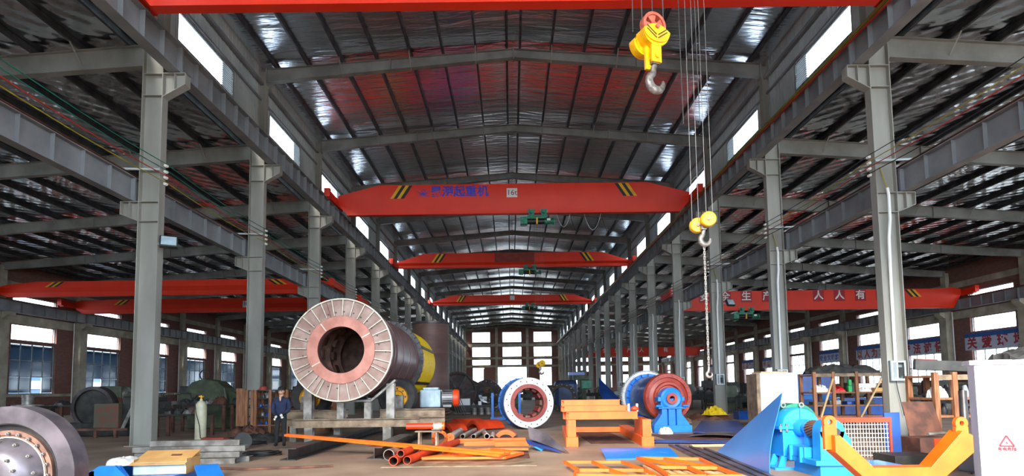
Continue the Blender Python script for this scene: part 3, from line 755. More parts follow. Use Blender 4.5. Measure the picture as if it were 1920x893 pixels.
for k in range(34):
    y = 6.06 + .115 * k; wp += [(1.45, y), (1.48, y + .035), (1.48, y + .08), (1.45, y + .115)]
MB().lathe(wp, c, 'Y', 64).build('rope_wrap', 'rope_yellow', drum)
for a in (-.35, .65, 2.0, 3.4):
    o = ob('strap', MB().box(1.47, 1.51, 6.05, 9.9, -.06, .06).mesh('strap', 'dark_steel', 0), drum, (0, 0, DZ)); o.rotation_euler = (0, a, 0)
MB().lathe([(1.2, 9.97), (1.36, 9.97), (1.36, 10.3), (1.2, 10.3)], c, 'Y', 64, True).build('tail_ring', 'paint_blue', drum)
MB().lathe([(1.3, 10.3), (1.3, 10.9), (0, 10.9)], c, 'Y', 48).build('tail_shell', 'paint_blue', drum)

# assembly stand
st = thing('assembly_stand', 'welded H-beam stand carrying the ribbed mill drum', 'stand', (DX, 17.75, 0))
X = lambda a: a - DX
def post(x, z0, z1, w=.2, m='raw_steel', y=0., d=.2): MB().ibeam((x, y, z0), (x, y, z1), d, w, .016, .012, (0, 1, 0)).build('post', m, st, 0)
for x in (-6.28, -3.85): post(X(x), .72, 1.74, .24)
for x in (-5.32, -4.52): post(X(x), .72, 1.19, .2)
for x0, z0, x1, z1 in ((-6.42, 1.86, -5.42, 1.22), (-5.42, 1.24, -4.42, 1.24), (-4.42, 1.24, -3.70, 1.84)):
    MB().bar((X(x0), 0, z0), (X(x1), 0, z1), .24, .06).build('saddle_plate', 'raw_steel', st, 0)
MB().ibeam((X(-6.75), 0, .595), (X(-3.0), 0, .595), .25, .22, .02, .014).build('cross_beam', 'rust_beam', st, 0)
for x in (-6.25, -3.95): post(X(x), 0, .47, .24)
for xa, xb in ((-7.3, -5.35), (-4.35, -2.35)):
    MB().ibeam((X(xa), .82, .84), (X(xb), .82, .84), .24, .2, .018, .012).build('cross_beam', 'rust_beam', st, 0)
    MB().ibeam((X(xa), .82, .595), (X(xb), .82, .595), .24, .2, .018, .012).build('cross_beam', 'rust_beam', st, 0)
    for x in (xa + .3, xb - .3): post(X(x), 0, .47, .2, 'raw_steel', .82)
for xa, wd in ((-7.2, .2), (-2.85, .56)):
    MB().ibeam((X(xa), .93, .595), (X(xa), 5.2, .595), .24, wd, .018, .012).build('side_beam', 'rust_beam', st, 0)
    MB().ibeam((X(xa), .93, .84), (X(xa), 5.2, .84), .24, wd, .018, .012).build('side_beam', 'rust', st, 0)
    for y in (3., 5.): post(X(xa), 0, .47, .2, 'rust', y)
for k, x in enumerate((-5.28, -3.36)):
    t = thing('skid_beam', ('long dark H-beam skid whose end lies at the worker\'s feet', 'long dark H-beam skid whose end lies beside the grey pipe')[k], 'beam', (x, 13.45, 0))
    MB().ibeam((0, 0, .135), (0, 4.05, .135), .27, .36, .022, .016).build('beam', 'dark_steel', t, 0)
    MB().ibeam((0, 4.05, .10), (0, 9.3, .10), .2, .3, .022, .016).build('beam_tail', 'dark_steel', t, 0)
def tyre(label, x, y, z, r):
    t = thing('support_tyre', label, 'tyre', (x, y, 0), 0)
    R = [(r * .55, -.2), (r * .92, -.24), (r, -.17), (r, .17), (r * .92, .24), (r * .55, .2)]
    ty = MB().lathe(R, (0, 0, z), 'Y', 40, True).build('tread', 'rubber', t)
    MB().lathe([(0, -.08), (r * .3, -.1), (r * .34, -.16), (r * .50, -.16), (r * .56, -.21), (r * .58, -.15), (r * .58, .2), (0, .2)], (0, 0, z), 'Y', 32).build('rim', 'hub_yellow', t)
    for k in range(8):
        a = k * PI / 4; MB().cyl((r * .42 * math.cos(a), -.175, z + r * .42 * math.sin(a)), (r * .42 * math.cos(a), -.14, z + r * .42 * math.sin(a)), .025, n=8).build('wheel_nut', 'black', t)
    MB().cyl((0, -.42, z), (0, .3, z), .07, n=14).build('axle', 'dark_steel', t)
    p = MB().box(-.22, .22, -.45, -.25, .97, z + .05); p.build('bearing_block', 'raw_steel', t, 0, bevel=.02)
    MB().box(-.3, .3, -.5, -.25, .955, .975).build('base_plate', 'rust_beam', t, 0)
    return t
tyre('black rubber support tyre with yellow hub beside the pale gearbox', -3.86, 18.95, 1.33, .6)
tyre('black rubber support tyre with yellow hub behind the worker\'s side of the stand', -6.58, 18.95, 1.33, .6)
g = thing('gearbox', 'pale grey-blue gearbox driving the tyre under the mill drum', 'gearbox', (-3.0, 20.3, .96))
MB().box(-.34, .34, -.3, .3, 0, .58).build('housing', 'gear_grey', g, 0, bevel=.03)
MB().box(-.25, .25, -.22, .22, .58, .66).build('cover', 'gear_grey', g, 0, bevel=.02)
for k in range(5): MB().box(-.3 + .14 * k, -.27 + .14 * k, -.325, -.3, .05, .55).build('fin', 'gear_grey', g, 0)
g = thing('electric_motor', 'grey finned motor with a red fan cowl beside the pale gearbox', 'motor', (-2.62, 20.3, 1.26))
MB().cyl((0, 0, 0), (.36, 0, 0), .24, n=28).build('body', 'motor_grey', g)
for k in range(20):
    a = k * PI / 10; MB().bar((0.03, .25 * math.cos(a), .25 * math.sin(a)), (.34, .25 * math.cos(a), .25 * math.sin(a)), .012, .04, (0, math.cos(a), math.sin(a))).build('fin', 'dark_steel', g, 0)
MB().lathe([(.24, 0), (.29, .02), (.29, .14), (.25, .2), (0, .22)], (.36, 0, 0), 'X', 28).build('fan_cowl', 'orange_red', g)
MB().box(.04, .32, -.2, .2, -.3, -.22).build('foot', 'motor_grey', g, 0)

# tall brown cylinder behind
t = thing('storage_cylinder', 'tall rust-brown steel cylinder standing behind the mill drum', 'cylinder', (-5.27, 37.2, 0))
MB().lathe([(1.13, 0), (1.13, 1.8), (1.135, 1.82), (1.13, 1.84), (1.13, 3.75), (1.14, 3.77), (1.14, 3.8), (1.13, 3.82), (1.13, 5.7), (1.09, 5.7), (1.09, .02), (0, .02)], (0, 0, 0), 'Z', 56).build('shell', 'brown_steel', t)
MB().lathe([(1.13, 5.62), (1.2, 5.62), (1.2, 5.74), (1.13, 5.74)], (0, 0, 0), 'Z', 56, True).build('top_flange', 'dark_steel', t)
for z in (4.62, 4.9): MB().lathe([(1.13, z), (1.155, z), (1.155, z + .05), (1.13, z + .05)], (0, 0, 0), 'Z', 56, True).build('weld_band', 'brown_steel', t)

# white-faced drum
t = thing('shell_ring', 'blue drum section with a bolted white face and red oxide inner ring', 'drum', (.38, 22.8, 0), .17)
c = (0, 0, 1.0)
f = MB().lathe([(.72, 0), (.95, 0), (.97, .03), (.97, .1), (.72, .1)], c, 'Y', 64, True).build('face_plate', 'primer_white', t)
MB().lathe([(.57, -.02), (.72, -.02), (.72, .08), (.57, .08)], c, 'Y', 56, True).build('inner_ring', 'red_oxide', t)
MB().lathe([(.57, .08), (.6, .08), (.6, 1.5), (.57, 1.5)], c, 'Y', 56, True).build('liner', 'liner', t)
MB().lathe([(.94, .1), (.94, 1.35), (.6, 1.35)], c, 'Y', 64).build('shell', 'paint_blue', t)
MB().lathe([(.94, 1.3), (.985, 1.3), (.985, 1.42), (.94, 1.42)], c, 'Y', 64, True).build('rear_flange', 'paint_blue', t)
h1 = MB().cyl((0, -.012, 0), (0, .01, 0), .024, n=10).mesh('bolt', 'dark_steel')
for k in range(24):
    a = 2 * PI * k / 24 + .1; r = .87 if k % 2 else .80
    ob('bolt', h1, t, (r * math.cos(a), 0, 1.0 + r * math.sin(a)))
lugm = MB().box(.94, 1.01, 1.25, 1.31, -.02, .02).mesh('lug', 'dark_blue', 0)
for k in range(24):
    o = ob('lug', lugm, t, (0, 0, 1.0)); o.rotation_euler = (0, 2 * PI * k / 24, 0)
for k in range(12):
    a = 2 * PI * k / 12; o = ob('liner_plate', MB().box(.49, .57, .3, 1.2, -.09, .09).mesh('liner_plate', 'red_oxide' if k % 3 else 'liner', 0), t, (0, 0, 1.0)); o.rotation_euler = (0, a, 0)

# ---------------------------------------------------------------- left foreground
t = thing('bolted_end_cover', 'massive steel flange ring with a bolted conical end cover', 'mill cover', (-5.45, 6.17, 0)); t.scale = (.663, .663, .663)
c = (0, 0, 1.06)
MB().lathe([(.80, 0), (1.06, 0), (1.06, .32), (.80, .32)], c, 'Y', 72, True).build('flange_ring', 'purple_steel', t)
MB().lathe([(.78, .0), (.80, -.01), (.80, .1), (.62, .1), (.62, .02)], c, 'Y', 72).build('groove', 'dark_steel', t)
MB().lathe([(.585, .04), (.69, .04), (.69, .2), (.585, .2)], c, 'Y', 64, True).build('bolt_ring', 'liner', t)
MB().lathe([(.575, .02), (.592, .02), (.592, .07), (.575, .07)], c, 'Y', 64, True).build('weld_bead', 'bright_edge', t)
MB().lathe([(.58, .05), (.50, -.10), (.42, -.22), (.30, -.27), (0, -.27)], c, 'Y', 56).build('cone', 'purple_steel', t)
bolt = MB().cyl((0, -.05, 0), (0, 0, 0), .026, n=6).cyl((0, -.075, 0), (0, -.05, 0), .014, n=8).mesh('bolt', 'raw_steel')
for k in range(24):
    a = 2 * PI * k / 24; ob('bolt', bolt, t, (.638 * math.cos(a), .04, 1.06 + .638 * math.sin(a)))
for k in range(12):
    a = 2 * PI * k / 12 + .1; ob('bolt', bolt, t, (.52 * math.cos(a), -.07, 1.06 + .52 * math.sin(a)))
    ob('bolt', bolt, t, (.35 * math.cos(a + .2), -.25, 1.06 + .35 * math.sin(a + .2)))
MB().box(-.8, .8, .02, .4, 0, .02).build('support_plate', 'dark_steel', t, 0)

# blue crusher part with cardboard box
t = thing('blue_hopper', 'bright blue welded hopper with side lugs, holding a cardboard box', 'hopper', (-6.25, 9.95, 0))
MB().prism([(-.78, 0), (-.14, 0), (-.14, .16), (-.30, .38), (-.62, .38), (-.78, .28)], (0, -.3, 0), (1, 0, 0), (0, 0, 1), -.06).build('end_plate', 'paint_blue', t, 0)
MB().prism([(-.78, 0), (-.14, 0), (-.14, .16), (-.30, .34), (-.66, .34), (-.78, .28)], (0, .75, 0), (1, 0, 0), (0, 0, 1), -.06).build('end_plate', 'paint_blue', t, 0)
MB().prism([(-.36, .12), (.02, 0), (.02, .1), (-.30, .40)], (0, -.42, 0), (1, 0, 0), (0, 0, 1), -.05).build('gusset', 'paint_blue', t, 0)
MB().box(-.78, -.7, -.3, .75, 0, .3).build('side_plate', 'paint_blue', t, 0)
MB().box(-.16, -.08, -.3, .75, 0, .2).build('side_plate', 'paint_blue', t, 0)
MB().ring((.06, -.36, .14), 'Y', .07, .03, .05, 20).build('lug', 'paint_blue', t)
MB().bar((.80, .25, .30), (1.6, -.95, .05), .36, .04, (0, 0, 1)).build('chute_plate', 'paint_blue', t, 0)
MB().box(-.1, .52, -.3, .5, .02, .2).build('floor_plate', 'paint_blue', t, 0)
cb_ = thing('cardboard_box', 'open tan cardboard carton lying on the blue hopper', 'box', (-6.08, 10.15, .203), .12)
MB().box(-.4, .42, -.28, .28, 0, .01).build('base', 'cardboard', cb_, 0); 
MB().box(-.4, .42, -.28, -.27, 0, .2).build('side', 'gear_grey', cb_, 0); MB().box(-.4, .42, .27, .28, 0, .3).build('side', 'cardboard', cb_, 0)
MB().box(-.4, -.39, -.28, .28, 0, .25).build('side', 'cardboard', cb_, 0); MB().box(.41, .42, -.28, .28, 0, .25).build('side', 'cardboard', cb_, 0)
MB().bar((.0, .28, .34), (.0, -.36, .17), .86, .012).build('flap', 'cardboard', cb_, 0)
MB().bar((.14, .06, .294), (.14, .0, .278), .16, .008).build('printed_mark', 'rust', cb_, 0)
def crumple(name, label, cat, loc, sx, sy, sz, m, seed, rz=0.):
    rd = random.Random(seed); q = MB(); n = 14
    vs = []; 
    for j in range(n + 1):
        for i in range(n + 1):
            u, v = i / n * 2 - 1, j / n * 2 - 1
            e = max(0, 1 - (u * u + v * v) * .55)
            vs.append((u * sx * (1 + rd.uniform(-.06, .06)), v * sy * (1 + rd.uniform(-.06, .06)), sz * (e ** .7) * rd.uniform(.45, 1.0)))
    q.add(vs, [(j * (n + 1) + i, j * (n + 1) + i + 1, (j + 1) * (n + 1) + i + 1, (j + 1) * (n + 1) + i) for j in range(n) for i in range(n)])
    k = len(vs); q.v += [(x, y, -.0) for x, y, z in vs]; q.f += [tuple(p + k for p in f[::-1]) for f in q.f[:n * n]]
    bd = [i for i in range(n + 1)] + [j * (n + 1) + n for j in range(1, n + 1)] + [n * (n + 1) + i for i in range(n - 1, -1, -1)] + [j * (n + 1) for j in range(n - 1, 0, -1)]
    q.f += [(bd[i], bd[(i + 1) % len(bd)], bd[(i + 1) % len(bd)] + k, bd[i] + k) for i in range(len(bd))]
    o = q.build(name, m, None, 60, loc); o.rotation_euler = (0, 0, rz); return tag(o, label, cat)
crumple('plastic_wrap', 'crumpled white plastic film draped over the blue hopper', 'plastic film', (-6.76, 10.1, .36), .24, .34, .13, 'white_bag', 2, .5)
crumple('plastic_scrap', 'small crumpled white plastic scrap left of the blue hopper', 'plastic film', (-7.0, 9.55, .0), .12, .1, .12, 'white_bag', 4)
# stacked steel channels
k = 0
for (xa, xb, y, z, w) in ((-8.3, -6.25, 13.0, 0.06, .26), (-8.2, -6.1, 13.35, 0.06, .26), (-8.4, -6.2, 13.1, .185, .26), (-8.1, -6.28, 13.4, .19, .26), (-8.5, -6.12, 13.2, .31, .3), (-8.2, -6.3, 13.3, .43, .26)):
    m = MB().channel((xa, y, z), (xb, y + .12, z), .115, w, .012)
    tag(m.build('steel_channel', 'raw_steel', None, 0), ('bottom front', 'bottom rear', 'second-layer front', 'second-layer rear', 'wide third-layer', 'topmost')[k] + ' grey steel channel in the stack behind the cardboard carton', 'steel channel', 'stacked steel channels'); k += 1
# gas cylinder
t = thing('gas_cylinder', 'cream gas cylinder with brass valve and black hose', 'gas cylinder', (-10.23, 19.25, 0))
MB().lathe([(0, 0), (.15, 0), (.17, .03), (.17, 1.08), (.155, 1.17), (.11, 1.25), (.05, 1.29), (.045, 1.34), (0, 1.34)], (0, 0, 0), 'Z', 28).build('body', 'cyl_paint', t)
MB().lathe([(0, 0), (.03, 0), (.03, .12), (0, .12)], (0, 0, 1.34), 'Z', 12).build('valve', 'hub_yellow', t)
MB().cyl((-.08, 0, 1.42), (.07, 0, 1.42), .022, n=10).build('regulator', 'hub_yellow', t)
MB().tube([(-.08, -.05, 1.42), (-.13, -.15, 1.3), (-.06, -.19, .9), (.06, -.19, .5), (.1, -.19, .1)], .014, 6).build('hose', 'black', t)
# timber rack
t = thing('timber_rack', 'red-brown open timber rack with shelves beside the worker', 'rack', (-9.9, 22.4, 0))
MB().box(-.52, -.2, -.3, -.26, .3, 1.68).build('side_panel', 'wood', t, 0)
for x in (-.14, .06, .18, .72, 1.35):
    MB().box(x - .05, x + .05, -.3, -.2, 0, 1.62).build('post', 'wood', t, 0); MB().box(x - .05, x + .05, .3, .4, 0, 1.62).build('post', 'wood', t, 0)
for z in (.3, .62, .95, 1.28, 1.58): MB().box(-.18, 1.4, -.28, .4, z, z + .04).build('shelf', 'dark_machine' if z > .4 else 'wood', t, 0)
MB().box(.82, 1.36, .28, .3, .1, 1.55).build('back_board', 'wood', t, 0)
rd = random.Random(9)
IT = 'parts stored on the timber rack beside the worker'
for z in (.34, .66, .99, 1.32):
    for x in (-.04, .34, .55):
        h = rd.uniform(.07, .16); q = MB().lathe([(0, 0), (.07, 0), (.08, h * .4), (.05, h), (0, h)], (0, 0, 0), 'Z', 12)
        tag(q.build('machine_part', rd.choice(('raw_steel', 'dark_steel', 'dark_blue')), None, 35, (-9.9 + x + rd.uniform(-.05, .05), 22.35, z)), 'small round machine part on a shelf of the timber rack', 'machine part', IT)
q = MB().lathe([(.17, 0), (.16, .05), (.12, .12), (.05, .15), (0, .155)], (0, 0, 0), 'Z', 18).lathe([(.2, -.005), (.2, .01), (.15, .015), (.15, -.005)], (0, 0, 0), 'Z', 18, True)
tag(q.build('safety_helmet', 'red_oxide', None, 35, (-9.55, 22.4, 1.625)), 'faded red safety helmet on top of the timber rack', 'helmet')
t = thing('control_box', 'white electrical box standing on the timber rack', 'electrical box', (-9.1, 22.5, 1.62)); MB().box(-.14, .14, -.1, .1, 0, .36).build('body', 'gear_grey', t, 0, bevel=.01); MB().box(-.1, .1, -.11, -.1, .04, .32).build('door', 'white_paint', t, 0)
t = thing('plank_screen', 'upright plank panel behind the worker', 'panel', (-7.6, 23.2, 0))
for k in range(7): MB().box(-.7 + .2 * k, -.51 + .2 * k, 0, .04, .02, 1.5).build('plank', 'wood', t, 0)
for z in (.3, 1.2): MB().box(-.7, .69, .04, .08, z, z + .1).build('batten', 'wood', t, 0)
# ---------------------------------------------------------------- worker
def skin_body(name, verts, edges, radii, m, parent, sub=2, root=0):
    me = bpy.data.meshes.new(name); me.from_pydata(verts, edges, []); me.update(); me.materials.append(MATS[m])
    o = ob(name, me, parent)
    sk = o.modifiers.new('skin', 'SKIN'); sk.use_smooth_shade = True
    for i, sv in enumerate(me.skin_vertices[0].data):
        r = radii[i]; sv.radius = r if isinstance(r, tuple) else (r, r); sv.use_root = (i == root)
    ss = o.modifiers.new('subsurf', 'SUBSURF'); ss.levels = sub; ss.render_levels = sub
    return o
def chain(paths):
    """paths: list of lists of (x,y,z,r); consecutive points joined; equal points shared"""
    V = []; E = []; R = []; idx = {}
    for p in paths:
        prev = None
        for (x, y, z, r) in p:
            key = (round(x, 4), round(y, 4), round(z, 4))
            if key not in idx: idx[key] = len(V); V.append((x, y, z)); R.append(r)
            if prev is not None: E.append((prev, idx[key]))
            prev = idx[key]
    return V, E, R
man = thing('person', 'worker in dark blue jacket, cap and white gloves, hands joined at the waist', 'person', (-6.88, 17.2, 0), .12)
# body in one surface: pelvis root
P = [[(0, .0, .86, (.15, .11)), (0, .0, .98, (.145, .1)), (0, .01, 1.12, (.155, .105)), (0, .01, 1.27, (.16, .105)), (0, .01, 1.355, (.10, .08)), (0, -.005, 1.42, .052), (0, -.02, 1.47, .055)],
     [(0, .01, 1.27, (.16, .105)), (.155, .01, 1.30, .072), (.21, .02, 1.13, .058), (.20, -.03, 1.0, .05), (.12, -.15, .93, .042), (.04, -.20, .90, .036)],
     [(0, .01, 1.27, (.16, .105)), (-.155, .01, 1.30, .072), (-.22, .02, 1.13, .058), (-.21, -.03, 1.0, .05), (-.13, -.15, .90, .042), (-.05, -.21, .86, .036)],
     [(0, .0, .86, (.15, .11)), (.085, 0, .76, .088), (.09, -.01, .46, .066), (.09, .02, .10, .05), (.095, -.02, .05, .045), (.10, -.13, .035, .036)],
     [(0, .0, .86, (.15, .11)), (-.085, 0, .76, .088), (-.10, -.02, .46, .066), (-.12, .03, .10, .05), (-.125, -.02, .05, .045), (-.14, -.13, .035, .036)]]
V, E, R = chain(P)
body = skin_body('body', V, E, R, 'trouser', man)
# jacket follows the torso and arms
PJ = [[(0, .0, .80, (.165, .125)), (0, .0, .95, (.165, .12)), (0, .01, 1.12, (.17, .12)), (0, .01, 1.27, (.172, .118)), (0, .01, 1.365, (.10, .085))],
      [(0, .01, 1.27, (.172, .118)), (.16, .01, 1.30, .083), (.215, .02, 1.13, .07), (.205, -.03, 1.0, .062), (.13, -.135, .935, .054)],
      [(0, .01, 1.27, (.172, .118)), (-.16, .01, 1.30, .083), (-.225, .02, 1.13, .07), (-.215, -.03, 1.0, .062), (-.14, -.135, .905, .054)]]
V, E, R = chain(PJ); skin_body('jacket', V, E, R, 'denim', man)
MB().prism([(-.05, .0), (.05, .0), (0, -.12)], (0, -.118, 1.385), (1, 0, 0), (0, 0, 1), .01).build('shirt_collar', 'skin', man, 0)
for sg in (-1, 1): MB().prism([(sg * .015, -.12), (sg * .085, .0), (sg * .03, .02)][::sg], (0, -.122, 1.385), (1, 0, 0), (0, 0, 1), .012).build('lapel', 'denim', man, 0)
MB().tube([(0, .0, 1.36), (0, -.005, 1.42), (0, -.018, 1.49)], .060, 14).build('neck', 'skin', man)
# head
hd = MB(); n = 16
prof = []
for j in range(n + 1):
    a = PI * j / n; prof.append(a)
vs = []
for j in range(n + 1):
    a = prof[j]; z = -math.cos(a)
    for i in range(24):
        b = 2 * PI * i / 24; r = math.sin(a)
        x = r * math.cos(b) * .078; y = r * math.sin(b) * .095; zz = z * .118
        if zz < -.02: k_ = 1 - .28 * ((-.02 - zz) / .1); x *= k_; y = y * k_ - .008
        if y < 0 and abs(x) < .022 and -.035 < zz < .02: y -= .016 * (1 - abs(x) / .022) * (1 - abs(zz + .012) / .04)
        vs.append((x, y, zz))
hd.add(vs, [(j * 24 + i, j * 24 + (i + 1) % 24, (j + 1) * 24 + (i + 1) % 24, (j + 1) * 24 + i) for j in range(n) for i in range(24)])
head = hd.build('head', 'skin', man, 80, (0.0, -.03, 1.545)); head.rotation_euler = (.16, 0, -.1)
for sg in (-1, 1):
    MB().sphere((sg * .031, -.082, .012), .011, 8).build('eye', 'black', head)
    MB().bar((sg * .016, -.09, .03), (sg * .05, -.084, .031), .008, .007).build('eyebrow', 'black', head, 0)
    MB().sphere((sg * .079, .005, -.005), .022, 8, (.45, .8, 1.2)).build('ear', 'skin', head)
MB().tube([(-.024, -.083, -.055), (0, -.088, -.057), (.024, -.083, -.055)], .0045, 6).build('mouth', 'red_oxide', head)
MB().sphere((0, .028, .034), .088, 12, (.90, .92, .98)).build('hair', 'black', head)
cp_ = MB().lathe([(.09, .04), (.094, .07), (.085, .11), (.05, .135), (0, .14)], (0, .005, 0), 'Z', 24).build('cap', 'trouser', head)
MB().prism([(-.075, 0), (.075, 0), (.055, -.07), (0, -.085), (-.055, -.07)], (0, -.075, .045), (1, 0, 0), (0, 1, -.15), .008).build('cap_peak', 'trouser', cp_, 0)
# gloved hands with five fingers each
def hand(x, y, z, sg, rx):
    H = [[(0, 0, 0, .03), (0, -.03, -.035, .036), (0, -.05, -.075, .034)]]
    fg = []
    for k in range(4):
        fx = (-.027 + .018 * k) * sg; L_ = (.06, .07, .066, .052)[k]
        fg.append([(fx, -.052, -.08, .0105), (fx * 1.1, -.06, -.08 - L_ * .5, .0100), (fx * 1.0, -.045, -.08 - L_ * .9, .0085)])
    th = [(sg * -.03, -.03, -.03, .0125), (sg * -.055, -.055, -.05, .0115), (sg * -.05, -.075, -.08, .0095)]
    V, E, R = chain(H); o = skin_body('glove', V, E, R, 'glove', man, 2); o.location = (x, y, z); o.rotation_euler = (rx, 0, sg * .7)
    for f in fg + [th]:
        V, E, R = chain([f]); q = skin_body('finger', V, E, R, 'glove', o, 1)
hand(.04, -.20, .90, 1, -.3); hand(-.06, -.215, .86, -1, -.2)
for sg in (-1, 1):
    MB().sphere((0, 0, 0), .06, 10, (.75, 1.75, .7)).build('shoe', 'black', man, 60, (sg * .11, -.07, .042))

# ---------------------------------------------------------------- orange pipework, frames and stands
def frame_bars(t, pts, pairs, w, h, m='orange', nm='frame_bar'):
    for a, b in pairs: MB().bar(pts[a], pts[b], w, h).build(nm, m, t, 0)
t = thing('long_orange_frame', 'long narrow orange angle-iron frame propped across the skid beams', 'steel frame', (-5.9, 14.9, 0))
A = Vector((0, 0, .46)); Bv = Vector((5.35, -2.3, .142)); sd = Vector((.30, .62, 0))
for q, nm in ((Vector((0, 0, 0)), 0), (sd * .35 + Vector((0, 0, .02)), 1), (sd * .7, 2)):
    MB().bar(A * 1 + q * .3, Bv + q, .05, .055).build('rail', 'orange', t, 0)
for f in (.15, .42, .6, .78, 1.0):
    p = A.lerp(Bv, f); MB().bar(p, p + sd * (.3 + .4 * f) * 1.0 + Vector((0, 0, .0)), .04, .04).build('rung', 'orange', t, 0)
t = thing('short_orange_frame', 'short orange frame lying on the floor under the long one', 'steel frame', (-2.2, 12.85, 0))
pts = [(0, 0, .08), (1.75, -.1, .08), (2.15, .75, .08), (1.4, 1.6, .10), (.3, 1.3, .08), (.55, .72, .08), (1.2, .7, .08), (2.3, 1.65, .08)]
frame_bars(t, pts, ((0, 1), (1, 2), (0, 5), (5, 2), (4, 5), (4, 3), (3, 2), (6, 0), (3, 7)), .06, .05)
# pipes on the floor: (start xyz, direction yaw, length, radius, material)
def pipe(lab, p, yaw, L_, r, m, grp=None, inner='rust', pitch=0.):
    t = thing('steel_pipe', lab, 'pipe', p, yaw, grp)
    d = Vector((0, math.cos(pitch), math.sin(pitch)))
    MB().lathe([(r * .86, 0), (r, 0), (r, L_), (r * .86, L_)], (0, 0, r), d, 28, True).build('wall', m, t)
    MB().lathe([(r * .85, .012), (r * .855, .012), (r * .855, L_ - .012), (r * .85, L_ - .012)], (0, 0, r), d, 28, True).build('lining', inner, t)
def pipe2(lab, a, b, r, m, z=0., inner=None, pitch=0.):
    a = Vector(a); b = Vector(b); d = b - a; pipe(lab, (a.x, a.y, z), -math.atan2(d.x, d.y), d.length, r, m, inner=inner or ('raw_steel' if m == 'pipe_steel' else 'rust'), pitch=pitch)
pipe2('thick plain grey pipe end beside the skid beam', (-2.98, 13.18), (-2.93, 13.75), .125, 'raw_steel')
pipe2('orange pipe lying nearest the thick grey pipe', (-2.68, 12.17), (-2.66, 14.9), .095, 'orange_red', .012)
pipe2('orange pipe running beside the orange ring flange', (-2.44, 12.37), (-1.8, 16.7), .085, 'orange_red', .012)
pipe2('short orange pipe resting on its two neighbours', (-2.56, 12.3), (-2.50, 13.1), .075, 'orange_red', .165)
pipe2('bare steel pipe beside the round orange blind flange', (-1.83, 18.8), (-1.62, 21.8), .075, 'pipe_steel')
pipe2('bare steel pipe between two others, in front of the red arched cover', (-1.48, 18.67), (-1.3, 21.6), .075, 'pipe_steel')
pipe2('bare steel pipe reaching furthest forward on the rust-red plate', (-.99, 16.95), (-1.22, 20.4), .075, 'pipe_steel', .135, None, -.039)
pipe2('bare steel pipe nearest the orange arched plate', (-.89, 17.93), (-.91, 19.7), .075, 'pipe_steel')
pipe2('fat bare pipe closed with a round orange blind flange', (-2.11, 17.8), (-2.05, 20.5), .12, 'pipe_steel')
t = thing('blind_flange', 'round orange blind flange on the fat bare pipe', 'flange', (-2.11, 17.79, 0)); MB().cyl((0, -.04, .13), (0, .0, .13), .13, n=32).build('disc', 'orange', t); MB().cyl((0, -.055, .13), (0, -.04, .13), .03, n=16).build('boss', 'orange_red', t)
t = thing('pipe_flange', 'orange ring flange standing on edge beside the trestle', 'flange', (-2.26, 16.4, 0), -.1)
MB().ring((0, 0, .22), 'Y', .22, .14, .06, 36).build('ring', 'orange', t)
for k in range(8): a = k * PI / 4; MB().cyl((.18 * math.cos(a), -.014, .22 + .18 * math.sin(a)), (.18 * math.cos(a), .02, .22 + .18 * math.sin(a)), .018, n=6).build('bolt', 'dark_steel', t)
t = thing('pipe_trestle', 'low steel trestle holding an orange pipe spool', 'trestle', (-2.45, 15.5, 0))
for x in (-.2, .24):
    for y in (-.15, .15): MB().bar((x, y * 1.4, 0), (x, y, .46), .05, .05, (1, 0, 0)).build('leg', 'rust_beam', t, 0)
MB().box(-.3, .34, -.2, .2, .46, .49).build('top', 'rust_beam', t, 0)
t = thing('pipe_spool', 'orange pipe spool with a bare steel collar on the trestle', 'pipe', (-2.5, 15.5, .49))
MB().cyl((-.5, 0, .11), (.2, 0, .11), .08, n=24).build('pipe', 'orange_red', t); MB().cyl((.2, 0, .11), (.42, 0, .11), .11, n=24).build('collar', 'pipe_steel', t)
MB().lathe([(.04, 0), (.1, 0), (.1, .06), (.04, .06)], (.42, 0, .11), 'X', 24, True).build('flange', 'orange', t)
def saddle(lab, x, y, z, rz, R, w, arc, m='orange_red'):
    t = thing('pipe_cover', lab, 'curved plate', (x, y, z), rz)
    a0, a1 = arc; MB().lathe([(R, 0), (R + .02, 0), (R + .02, w), (R, w)], (0, 0, 0), 'Y', 24, True, (a0, a1)).build('shell', m, t)
    MB().lathe([(R - .12, 0), (R, 0), (R, .015), (R - .12, .015)], (0, 0, 0), 'Y', 24, True, (a0, a1)).build('edge_flange', m, t)
# the frame() axes for 'Y': u = X..., angle measured there
saddle('red-orange arched cover plate lying behind the steel pipes', -1.75, 22.75, -.195, -.95, .55, 1.1, (PI * .15, PI * .85))
saddle('orange arched cover plate on the floor by the white-faced drum', -.48, 19.0, -.153, -.05, .38, .6, (PI * .2, PI * .8), 'orange')
saddle('red-orange arched cover plate next to the fat bare pipe', -2.70, 21.6, -.172, -.8, .5, .7, (PI * .15, PI * .85))
saddle('dark orange arched cover plate at the back of the pipe pile', -2.6, 24.5, -.172, -.9, .5, 1.2, (PI * .15, PI * .85))
for k, (x0, x1, y, z) in enumerate(((-1.9, .1, 17.35, .06), (-1.6, 0.1, 16.5, .06), (-.75, .15, 16.2, .06))):
    t = tag(MB().channel((x0, y, z), (x1, y + .1, z), .12, .16, .012).build('orange_channel', 'orange', None, 0), ('orange steel channel farthest behind the bare pipes', 'orange steel channel right behind the bare pipes', 'short pinkish-orange channel ending at the tripod sheet')[k], 'steel channel')
